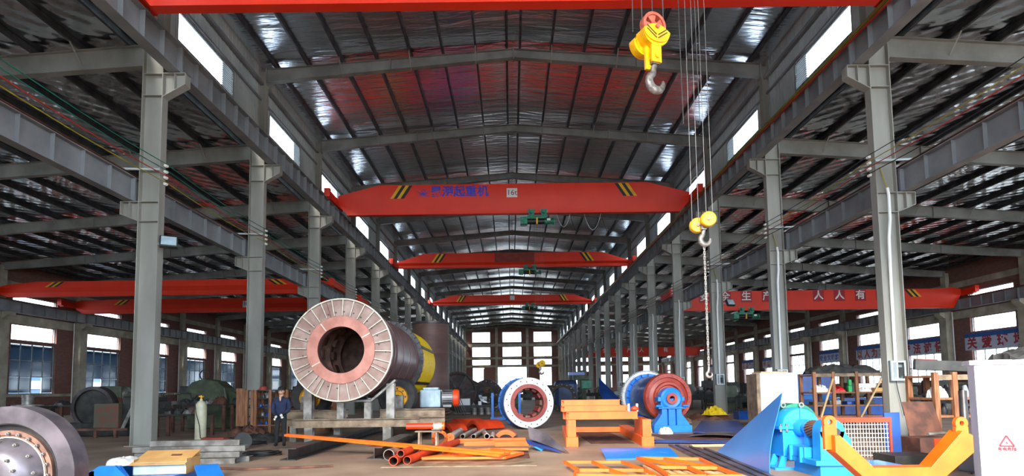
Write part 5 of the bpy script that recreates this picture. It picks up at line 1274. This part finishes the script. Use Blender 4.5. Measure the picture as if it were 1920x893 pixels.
# ---------------------------------------------------------------- column fittings
for k, (i, lab) in enumerate(((3, 'white'), (4, 'w'), (5, 'w'), (6, 'w'), (7, 'w'), (8, 'w'), (9, 'w'))):
    y = CY[i] - .05
    labs = ('open grey switch box on the column beside the crowded rack', 'switch box on the column behind the wrapped crate', 'open switch box on the column behind the red mill end', 'switch box on the column behind the ring gear', 'small switch box on a column behind the mill frame beams', 'small switch box on a column near the green drill', 'small switch box on a far column before the end wall')
    t = thing('switch_box', labs[k], 'switch box', (11.1, y, 1.62))
    MB().box(-.23, .23, .02, .044, 0, .6).build('back_plate', 'cabinet_grey', t, 0)
    for xx0, xx1, zz0, zz1 in ((-.23, .23, .58, .6), (-.23, .23, 0, .02), (-.23, -.21, .02, .58), (.21, .23, .02, .58)): MB().box(xx0, xx1, -.13, .02, zz0, zz1).build('case_side', 'cabinet_grey', t, 0)
    MB().box(-.21, -.04, -.132, -.125, .04, .56).build('door', 'cabinet_grey', t, 0); MB().box(.0, .14, -.10, .02, .14, .40).build('breaker', 'dark_machine', t, 0)
    for xx0, xx1, zz0, zz1 in ((-.21, .21, .54, .58), (-.21, .21, .02, .06), (-.21, -.17, .06, .54), (.17, .21, .06, .54), (-.06, -.02, .06, .54)): MB().box(xx0, xx1, -.15, -.13, zz0, zz1).build('door_frame', 'panel_white', t, 0)
    t = thing('cable_conduit', 'white conduit above the ' + labs[k], 'conduit', (11.1, y, 0))
    MB().tube([(.0, -.138, 7.42), (.03, -.138, 7.2), (.02, -.138, 6.45), (-.02, -.10, 5.9), (.0, -.03, 4.5), (-.01, -.03, 2.215)], .045 if k < 3 else .04, 8).build('pipe', 'white_paint', t)
    if k < 3: MB().tube([(-.12, -.02, 8.1), (-.06, -.06, 7.8), (.0, -.138, 7.4)], .015, 6).build('lead_cable', 'cable_yellow', t)
    if k == 0: MB().tube([(-.05, -.06, 1.63), (.0, -.06, 1.3), (.12, -.08, .6)], .012, 6).build('tail_cable', 'black', t)
def floodlight(lab, x, y, z, rz, arm):
    t = thing('floodlight', lab, 'lamp', (x, y, z), rz)
    MB().box(-.24, .24, -.09, .05, -.2, .2).xf(Matrix.Rotation(-.5, 4, 'X')).build('housing', 'dark_machine', t, 0, bevel=.02)
    MB().box(-.2, .2, -.10, -.09, -.16, .16).xf(Matrix.Rotation(-.5, 4, 'X')).build('lens', 'gear_grey', t, 0)
    v_ = Matrix.Rotation(-rz, 4, 'Z') @ Vector(arm); MB().bar((0, .03, 0), v_, .06, .06).build('bracket', 'steel', t, 0)
floodlight('square floodlight mounted on the grey column by the gas cylinder', -10.42, 17.5, 6.0, .5, (-.385, .12, 0))
floodlight('small floodlight on the column before the slogan crane', 11.78, 32.5, 6.1, .3, (-.36, .12, 0))
for sg in (-1,):
    for i in (3, 4, 5, 6):
        t = thing('wall_lamp', 'dark wall lamp on a concrete pilaster between the plain windows', 'lamp', (sg * 34.4, CY[i] + .4, 4.75), .8 * sg, 'wall lamps on the pilasters')
        MB().bar((0, 0, .05), (0, -.5, 0), .05, .05).build('arm', 'dark_machine', t, 0); MB().lathe([(0, 0), (.1, .0), (.24, -.28), (.22, -.28), (0, -.1)], (0, -.5, 0), (0, .5, .9), 16).build('shade', 'raw_steel', t)
# ---------------------------------------------------------------- banners on the right wall
def banner(lab, y0, y1, txt, size, colr='text_red'):
    t = thing('wall_banner', lab, 'banner', (34.72, (y0 + y1) / 2, 4.05)); L_ = abs(y1 - y0) / 2
    MB().box(0, .03, -L_, L_, 0, .95).build('cloth', 'banner_white', t, 0); MB().box(-.002, .03, -L_, L_, .95, 1.25).build('blue_border', 'banner_blue', t, 0)
    n_ = len(txt)
    for k, ch_ in enumerate(txt):
        y = L_ - (k + .5) * 2 * L_ / n_
        text(ch_, size, colr, t, (-.006, y, .47), (PI / 2, 0, -PI / 2), 'lettering', bold=.035)
def bn(i, d0=.95, d1=-1.7): return CY[i] + 5.7, CY[i] + .45
banner('wall banner with the four red characters about caring for the environment', 45.85, 40.2, '关爱环境', .95)
banner('wall banner with red characters about honesty, next to the environment banner', 53.3, 48.0, '守法诚信', .95)
banner('wall banner with red characters about people first, behind the near column', 60.4, 55.5, '以人为本', .95)
banner('wall banner with small blue lettering past the people-first banner', 67.6, 62.8, '安全文明施工', .6, 'text_blue')
banner('far wall banner with dark red lettering, fifth along the wall', 83.0, 77.8, '团结拼搏', .9)
banner('far wall banner with dark red lettering, sixth along the wall', 90.4, 85.3, '质量第一', .9)
banner('farthest wall banner with dark red lettering', 105.4, 100.3, '求实创新', .9)
# ---------------------------------------------------------------- neighbouring shed seen through the left windows
mat('shed_blue', s(110, 140, 172), .6, .1, s(90, 118, 150), .5)
t = thing('neighbour_shed', 'pale blue metal shed outside the plain windows', 'building', (-52, 80, 0))
MB().box(-4, 4, -65, 62, 0, 6.4).build('wall', 'shed_blue', t, 0); MB().prism([(-4.3, 6.4), (4.3, 6.4), (0, 7.2)], (0, 62.3, 0), (1, 0, 0), (0, 0, 1), 127.6).build('roof', 'panel_white', t, 0)
MB().box(4.0, 4.05, -65, 62, 2.2, 3.0).build('white_strip', 'panel_white', t, 0)
# ---------------------------------------------------------------- machines in the left aisle
def lathe_machine(label, x, y, rz, sc=1., m1='dark_machine', m2='green_machine', group=None):
    t = thing('lathe', label, 'lathe', (x, y, 0), rz, group); S_ = Matrix.Scale(sc, 4)
    MB().box(-1.6, 1.8, -.3, .3, .45, .72).xf(S_).build('bed', m1, t, 0, bevel=.02)
    for xx in (-1.3, 1.4): MB().box(xx - .3, xx + .3, -.32, .32, 0, .45).xf(S_).build('pedestal', m2, t, 0, bevel=.02)
    MB().box(-1.7, -.9, -.35, .35, .7, 1.35).xf(S_).build('headstock', m2, t, 0, bevel=.04)
    MB().lathe([(0, 0), (.28, 0), (.28, .1), (.1, .14), (.1, .2), (0, .2)], (-.9, 0, 1.02), 'X', 24).xf(S_).build('chuck', 'raw_steel', t)
    MB().box(.0, .5, -.42, .42, .72, .9).xf(S_).build('carriage', m1, t, 0, bevel=.02); MB().box(.15, .35, -.15, .15, .9, 1.08).xf(S_).build('tool_post', 'raw_steel', t, 0)
    MB().box(1.25, 1.65, -.22, .22, .72, 1.15).xf(S_).build('tailstock', m2, t, 0, bevel=.04); MB().cyl((.95, 0, 1.02), (1.25, 0, 1.02), .05, n=12).xf(S_).build('quill', 'raw_steel', t)
    MB().ring((1.68, 0, .98), 'X', .15, .12, .03, 20).xf(S_).build('handwheel', 'raw_steel', t)
    return t
t = thing('plate_roller', 'big dark machine with a round face plate and flaking red-green guard', 'machine tool', (-15.6, 22.3, 0))
MB().lathe([(0, 0), (.62, 0), (.7, .06), (.78, .06), (.78, .3), (0, .3)], (-.15, -.1, 1.05), 'Y', 40).build('face_plate', 'dark_machine', t)
MB().lathe([(.66, -.06), (.78, -.06), (.78, .06), (.66, .06)], (-.15, -.1, 1.05), 'Y', 40, True).build('guard_ring', 'dark_steel', t)
mat('flaking', s(112, 66, 54), .7, 0, s(78, 84, 68), 7, .42, .6)
MB().box(.15, 1.05, -.5, .1, .3, 1.2).build('guard', 'flaking', t, 0, bevel=.04); MB().box(-1.2, 1.7, -.2, .8, 0, .5).build('base', 'dark_machine', t, 0, bevel=.03); MB().box(1.05, 1.9, -.3, .6, .4, 1.45).build('gear_case', 'dark_machine', t, 0, bevel=.05)
MB().bar((1.15, -.4, .25), (1.6, -.4, 1.25), .12, .05, (0, 1, 0)).build('lever_plate', 'raw_steel', t, 0)
MB().box(-1.3, 1.7, -1.0, -.95, .25, .33).build('front_rail', 'rust', t, 0)
for x in (-.3, .6, 1.3): MB().box(x - .05, x + .05, -1.02, -.93, 0, .27).build('rail_post', 'rust', t, 0)
t = thing('marking_table', 'low dark work table with a bright round hub on it', 'table', (-17.6, 21.0, 0))
MB().box(-1.2, 1.0, -.6, .6, 1.05, 1.15).build('top', 'dark_machine', t, 0)
for x in (-1.1, .9):
    for y in (-.5, .5): MB().box(x - .05, x + .05, y - .05, y + .05, 0, 1.05).build('leg', 'dark_machine', t, 0)
t = thing('steel_hub', 'bright turned steel hub on the low dark work table', 'hub', (-17.2, 21.0, 1.15)); MB().lathe([(0, 0), (.45, 0), (.45, .05), (.17, .06), (.17, .3), (.2, .3), (.2, .4), (0, .4)], (0, 0, 0), 'Z', 28).build('body', 'raw_steel', t)
t = thing('oxygen_cap', 'green-capped brass cylinder beside the flaking guard', 'cylinder', (-14.6, 23.2, 1.46)); MB().lathe([(0, 0), (.11, 0), (.11, .2), (.08, .24), (0, .24)], (0, 0, 0), 'Z', 16).build('body', 'hub_yellow', t); MB().lathe([(.15, .2), (.15, .28), (.06, .34), (0, .34)], (0, 0, 0), 'Z', 16).build('cap', 'hoist_green', t)
t = thing('shaping_machine', 'old green shaping machine with rounded ram, behind the gas cylinder', 'machine tool', (-13.3, 26.2, 0))
pf = [(-.9, 0), (.75, 0), (.8, 1.3), (.7, 1.75), (.35, 2.05), (-.25, 2.15), (-.75, 2.0), (-.95, 1.75), (-.95, 1.55), (-.45, 1.45), (-.45, .7), (-.9, .6)]
MB().prism(pf, (0, .45, 0), (1, 0, 0), (0, 0, 1), .9).build('column', 'green_machine', t, 0, bevel=.06)
MB().box(-1.3, -.4, -.35, .35, 1.5, 1.85).build('ram_head', 'dark_machine', t, 0, bevel=.04); MB().box(-1.25, -.5, -.4, .4, .65, 1.1).build('work_table', 'rust', t, 0, bevel=.03); MB().ring((-.35, -.1, 2.32), 'Y', .24, .20, .04, 28).build('handwheel', 'black', t)
MB().lathe([(0, 0), (.28, 0), (.28, .35), (0, .35)], (.85, -.2, 1.3), 'Y', 24).build('pulley', 'green_machine', t); MB().box(.7, 1.3, -.3, .3, 0, .9).build('motor_base', 'green_machine', t, 0, bevel=.04)
MB().lathe([(0, 0), (.2, 0), (.22, .08), (.22, .4), (0, .45)], (1.0, -.2, 1.1), 'X', 24).build('motor', 'dark_machine', t)
GL = 'lathes standing in the side aisles'
lathe_machine('dark lathe between the floodlight column and the green shaping machine', -15.9, 27.4, .1, 1.1)
for k, (x, y, rz, sc) in enumerate(((-22, 36, .1, 1.5), (-27, 42, 0, 1.4), (-19, 45, .2, 1.4), (-25, 52, 0, 1.5), (-16, 54, .1, 1.5), (-20, 62, 0, 1.6))):
    lathe_machine('dark machine tool in the aisle under the two red cranes', x, y, rz, sc, group='machine tools in the aisle under the two red cranes')
for k, (x, y, rz, sc) in enumerate(((14.5, 37, .1, 1.2), (17.5, 41, .3, 1.3), (14.2, 44, 0, 1.3), (19, 48, .1, 1.4), (15.5, 51, -.1, 1.4), (23, 45, 0, 1.4), (27, 52, .1, 1.5), (21, 58, 0, 1.6), (15, 62, .1, 1.6), (28, 38, .2, 1.3), (22, 36, 0, 1.2), (17, 33, .1, 1.1))):
    lathe_machine('dark machine tool in the banner aisle behind the red mill end', x, y, rz, sc, 'dark_machine', 'dark_machine' if k % 2 else 'green_machine', group='machine tools in the banner aisle')
# steel scrap tables and stock in the right aisle
for k, (x, y, w_, h_) in enumerate(((13.2, 33.5, 1.6, 1.0), (15.5, 35.5, 2.0, .9), (18.5, 37.5, 2.4, 1.0), (13.6, 40.5, 1.8, 1.2), (20.8, 40.2, 2.2, 1.1), (16.8, 29.8, 1.8, .7), (24.5, 40.0, 2.4, 1.0))):
    t = thing('work_bench', 'dark steel work bench heaped with parts in the banner aisle', 'bench', (x, y, 0), .1 * (k % 3), 'work benches in the banner aisle')
    MB().box(-w_ / 2, w_ / 2, -.4, .4, h_ - .06, h_).build('top', 'dark_machine', t, 0)
    for a in (-1, 1):
        for b in (-1, 1): MB().box(a * w_ / 2 - .05, a * w_ / 2 + .05, b * .35 - .05, b * .35 + .05, 0, h_ - .06).build('leg', 'dark_machine', t, 0)
    MB().box(-w_ / 2, w_ / 2, -.35, .35, .25, .3).build('lower_shelf', 'rust', t, 0)
    for q in range(4):
        crumple('parts_heap', 'heap of dark metal parts on a work bench', 'parts heap', (x - w_ / 2 + .3 + q * (w_ - .6) / 3, y, h_), min(.22, (w_ - .6) / 6 * .9), .25, .3 + .1 * (q % 2), ('dark_steel', 'rust', 'raw_steel', 'dark_machine')[q], 60 + k * 4 + q)['group'] = 'parts heaped on the aisle benches'
boxthing('red_crate', 'dark red crate under a bench near the small pale cabinet', 'crate', 11.9, 29.5, 0, .9, .6, .8, 'red_oxide')
boxthing('blue_crate', 'blue steel crate on the floor beside the red crate', 'crate', 10.6, 27.8, 0, 1.0, .7, .4, 'dark_blue')
# ---------------------------------------------------------------- middle distance of the nave
t = thing('flywheel', 'dark round flywheel casting standing by the tall brown cylinder', 'flywheel', (-4.15, 43, 0), .35)
MB().lathe([(0, -.1), (.25, -.15), (.3, -.05), (1.2, -.05), (1.3, -.12), (1.42, -.12), (1.42, .15), (0, .15)], (0, 0, 1.43), 'Y', 48).build('wheel', 'drum_dark', t)
for k in range(6):
    o = ob('spoke', MB().box(.28, 1.25, -.12, -.04, -.07, .07).mesh('spoke', 'dark_machine', 0), t, (0, 0, 1.43)); o.rotation_euler = (0, k * PI / 3, 0)
crumple('wrapped_machine', 'silver plastic wrapped machine behind the flywheel', 'machine', (-4.3, 50.5, 0), .9, .8, 2.5, 'white_bag', 91)
def big_ring(lab, x, y, R, ri, L_, m, mf, rz=0.):
    t = thing('mill_ring', lab, 'mill ring', (x, y, 0), rz)
    MB().lathe([(R * .93, .12), (R * .93, L_), (ri, L_), (ri, 0)], (0, 0, R), 'Y', 48).build('shell', m, t); MB().lathe([(ri, 0), (R, 0), (R, .14), (ri, .14)], (0, 0, R), 'Y', 48, True).build('flange', mf, t)
    for k in range(16): a = k * PI / 8; MB().cyl(((R * .9) * math.cos(a), -.03, R + R * .9 * math.sin(a)), ((R * .9) * math.cos(a), .0, R + R * .9 * math.sin(a)), .04, n=6).build('bolt', 'raw_steel', t)
    for k in range(14):
        a = k * PI / 14 * 1.0; o = ob('lug', MB().box(R * .93, R * 1.02, .3, .42, -.05, .05).mesh('lug', m, 0), t, (0, 0, R)); o.rotation_euler = (0, -a, 0)
big_ring('blue mill shell with a dark flange, left of the white-faced drum', -2.2, 46, 1.15, .62, 1.8, 'dark_blue', 'drum_dark', -.1)
big_ring('small dark ring leaning before the blue mill shell', -1.35, 43, .62, .42, .3, 'drum_dark', 'drum_dark', .2)
big_ring('dark hollow mill ring right of the white-faced drum', 3.1, 40, .95, .68, 1.2, 'drum_dark', 'drum_dark', -.15)
boxthing('blue_hood', 'dark blue steel hood stacked above the dark hollow ring', 'hood', 3.75, 44.5, 0, 1.7, 1.2, 2.15, 'navy', None, .3)
t = thing('pipe_stand', 'light blue post stand seen beside and through the white-faced drum', 'stand', (-.6, 30.5, 0))
MB().box(-.75, 1.1, -.3, .3, 0, .12).build('base', 'paint_blue', t, 0)
for x in (-.65, .35, .72): MB().box(x - .06, x + .06, -.06, .06, .12, 1.75 if x > 0 else 1.35).build('post', 'paint_blue', t, 0)
MB().cyl((.72, 0, 1.75), (.72, 0, 1.82), .2, n=20).build('cap', 'dark_steel', t)
t = thing('hand_cart', 'flat steel cart loaded with drums and a white crate', 'cart', (-2.75, 38.2, 0))
MB().box(-1.1, 1.2, -.5, .5, .48, .56).build('deck', 'dark_machine', t, 0); MB().box(-1.2, 1.1, -.6, -.55, .05, .1).build('lower_rail', 'raw_steel', t, 0)
for x in (-.9, 1.0):
    for y in (-.45, .45): MB().cyl((x, y - .04, .16), (x, y + .04, .16), .16, n=16).build('wheel', 'rubber', t)
MB().box(-1.1, 1.2, -.45, -.4, .14, .48).build('side_rail', 'dark_machine', t, 0)
boxthing('white_crate', 'white crate on the flat steel cart', 'crate', -3.3, 38.2, .56, .75, .5, .42, 'panel_white')
boxthing('small_white_box', 'small white box at the far end of the flat cart', 'box', -2.3, 38.3, .56, .2, .2, .24, 'panel_white')
for k in range(3):
    t = thing('paint_drum', 'small grey drum under the deck of the flat cart', 'drum', (-2.6 + .42 * k, 37.3, 0), 0, 'drums beside the cart'); MB().lathe([(0, 0), (.19, 0), (.19, .42), (0, .42)], (0, 0, 0), 'Z', 18).build('body', 'raw_steel', t); MB().lathe([(.19, .2), (.2, .21), (.19, .22)], (0, 0, 0), 'Z', 18).build('hoop', 'dark_steel', t)
t = thing('steel_ladder', 'leaning steel frame of parallel bars beside the tall cylinder', 'ladder', (-3.75, 36.9, 0))
for k in range(5): MB().bar((-.28 + .12 * k, .3, 1.22), (.15 + .15 * k, -.35, 0.02), .03, .03).build('bar', 'raw_steel', t, 0)
for f in (.0, .52): MB().bar((-.28 + .43 * f, .3 - .65 * f, 1.22 - 1.2 * f), (.2 + .55 * f, .3 - .65 * f, 1.22 - 1.2 * f), .04, .04).build('cross_bar', 'raw_steel', t, 0)
t = thing('radial_drill', 'light green radial drilling machine beyond the orange frame', 'drilling machine', (6.3, 55, 0))
MB().box(-.8, .6, -.6, .6, 0, .35).build('base', 'dark_machine', t, 0, bevel=.03); MB().cyl((0, 0, .35), (0, 0, 3.2), .28, n=20).build('column', 'green_machine', t); MB().box(-.9, .6, -.3, .3, 2.3, 2.75).build('arm', 'green_machine', t, 0, bevel=.06); MB().box(-.2, .75, -.45, -.1, 1.5, 2.3).build('drill_head', 'hoist_green', t, 0, bevel=.06); MB().cyl((.3, -.28, 1.1), (.3, -.28, 1.5), .08, n=12).build('spindle', 'raw_steel', t)
t = thing('portal_frame', 'dark portal post frame with blue top beam near the radial drill', 'frame', (4.9, 52, 0))
MB().box(-.15, .15, -.15, .15, 0, 2.7).build('post', 'dark_machine', t, 0); MB().box(-.2, 1.2, -.18, .18, 2.7, 2.95).build('top_beam', 'dark_blue', t, 0); MB().bar((.15, 0, .3), (1.1, 0, 1.2), .1, .1).build('brace', 'dark_machine', t, 0)
t = thing('milling_machine', 'grey milling machine with a pale base behind the orange beams', 'machine tool', (9.2, 50, 0))
MB().box(-.6, .6, -.5, .5, 0, .95).build('base', 'cabinet_grey', t, 0, bevel=.04); MB().box(-.95, .95, -.35, .35, .95, 1.25).build('table', 'cabinet_grey', t, 0, bevel=.03); MB().box(-.2, .8, .1, .7, 1.25, 2.0).build('column', 'green_machine', t, 0, bevel=.05)
sheet('blue_plate', 'dark blue plate leaning behind the ring gear', [(7.0, 36, .02), (5.3, 34.5, .02), (5.0, 36.0, 1.3), (5.2, 37.5, 2.2)], 'dark_blue')
for k, (x, y) in enumerate(((2.0, 62), (-6.5, 70), (7.5, 66), (-7, 58), (6.5, 74), (-5, 84), (8, 84), (3.5, 88))):
    lathe_machine('dark machine tool far down the nave', x, y, .1 * k, 1.5, group='machine tools far down the nave')
big_ring('blue mill ring farther down the nave beside the far machines', -4.6, 62, 1.3, .8, 1.5, 'dark_blue', 'drum_dark')

# ---------------------------------------------------------------- loose cables and clutter on the floor by the worker
def coil(label, x, y, R, n_, m, seed, group=None):
    rd = random.Random(seed); pts = []
    for k in range(n_ * 16 + 1):
        a = 2 * PI * k / 16; r = R * (1 + .18 * math.sin(a * .37 + seed) + rd.uniform(-.03, .03)); pts.append((r * math.cos(a) * 1.25, r * math.sin(a), .02 + .018 * (k / 16)))
    o = MB().tube(pts, .016, 6).build('cable_coil', m, None, 60, (x, y, 0)); return tag(o, label, 'cable', group)
coil('black welding cable coil on the floor beside the steel channels', -6.35, 14.6, .32, 5, 'black', 1)
coil('black welding cable coil between the worker and the timber rack', -8.0, 17.6, .38, 5, 'black', 2)
coil('dark cable coil in front of the timber rack', -8.9, 19.6, .4, 4, 'cable_dark', 3)
tag(MB().tube([(-6.5, 12.1, .02), (-6.0, 12.0, .02), (-5.5, 11.85, .02), (-5.0, 11.95, .02), (-4.4, 12.05, .02), (-3.9, 12.2, .02)], .03, 8).build('floor_cable', 'rust'), 'thick dusty cable lying across the floor before the skid beams', 'cable')
t = thing('copper_reel', 'reel of bright copper wire on the floor by the channels', 'wire reel', (-7.6, 16.4, 0), .5)
MB().cyl((0, -.12, .22), (0, .12, .22), .15, n=20).build('winding', 'orange_red', t)
for y in (-.14, .12): MB().cyl((0, y, .22), (0, y + .02, .22), .22, n=24).build('cheek', 'dark_machine', t)
crumple('scrap_heap', 'low heap of orange and brown scrap in front of the timber rack', 'scrap heap', (-9.3, 20.6, 0), .6, .4, .45, 'rust', 101)
crumple('scrap_heap', 'dark heap of rags and scrap left of the worker', 'scrap heap', (-8.1, 18.6, 0), .7, .45, .3, 'dark_machine', 102)
boxthing('red_toolbox', 'flat dark red toolbox near the gas cylinder', 'toolbox', -9.6, 18.9, 0, .7, .35, .14, 'red_oxide')
for k, (x, y, w_, h_) in enumerate(((-12.0, 21.6, 1.6, .8), (-12.6, 24.0, 2.0, 1.1), (-18.5, 26.0, 3.0, 1.1))):
    t = thing('parts_table', ('low dark table of parts between the floodlight column and gas cylinder', 'dark parts table before the green shaping machine', 'long dark parts table under the plain windows')[k], 'table', (x, y, 0))
    MB().box(-w_ / 2, w_ / 2, -.4, .4, h_ - .06, h_).build('top', 'dark_machine', t, 0)
    for a in (-1, 1):
        for b in (-1, 1): MB().box(a * w_ / 2 - .05, a * w_ / 2 + .05, b * .35 - .05, b * .35 + .05, 0, h_ - .06).build('leg', 'rust', t, 0)
    for q in range(4):
        crumple('parts_heap', 'heap of dark metal parts on a table in the dark aisle', 'parts heap', (x - w_ / 2 + .3 + q * (w_ - .6) / 3, y, h_), min(.22, (w_ - .6) / 6 * .9), .25, .25 + .12 * (q % 2), ('dark_steel', 'dark_machine', 'raw_steel', 'rust')[q], 130 + k * 4 + q)['group'] = 'parts heaped on the dark aisle tables'
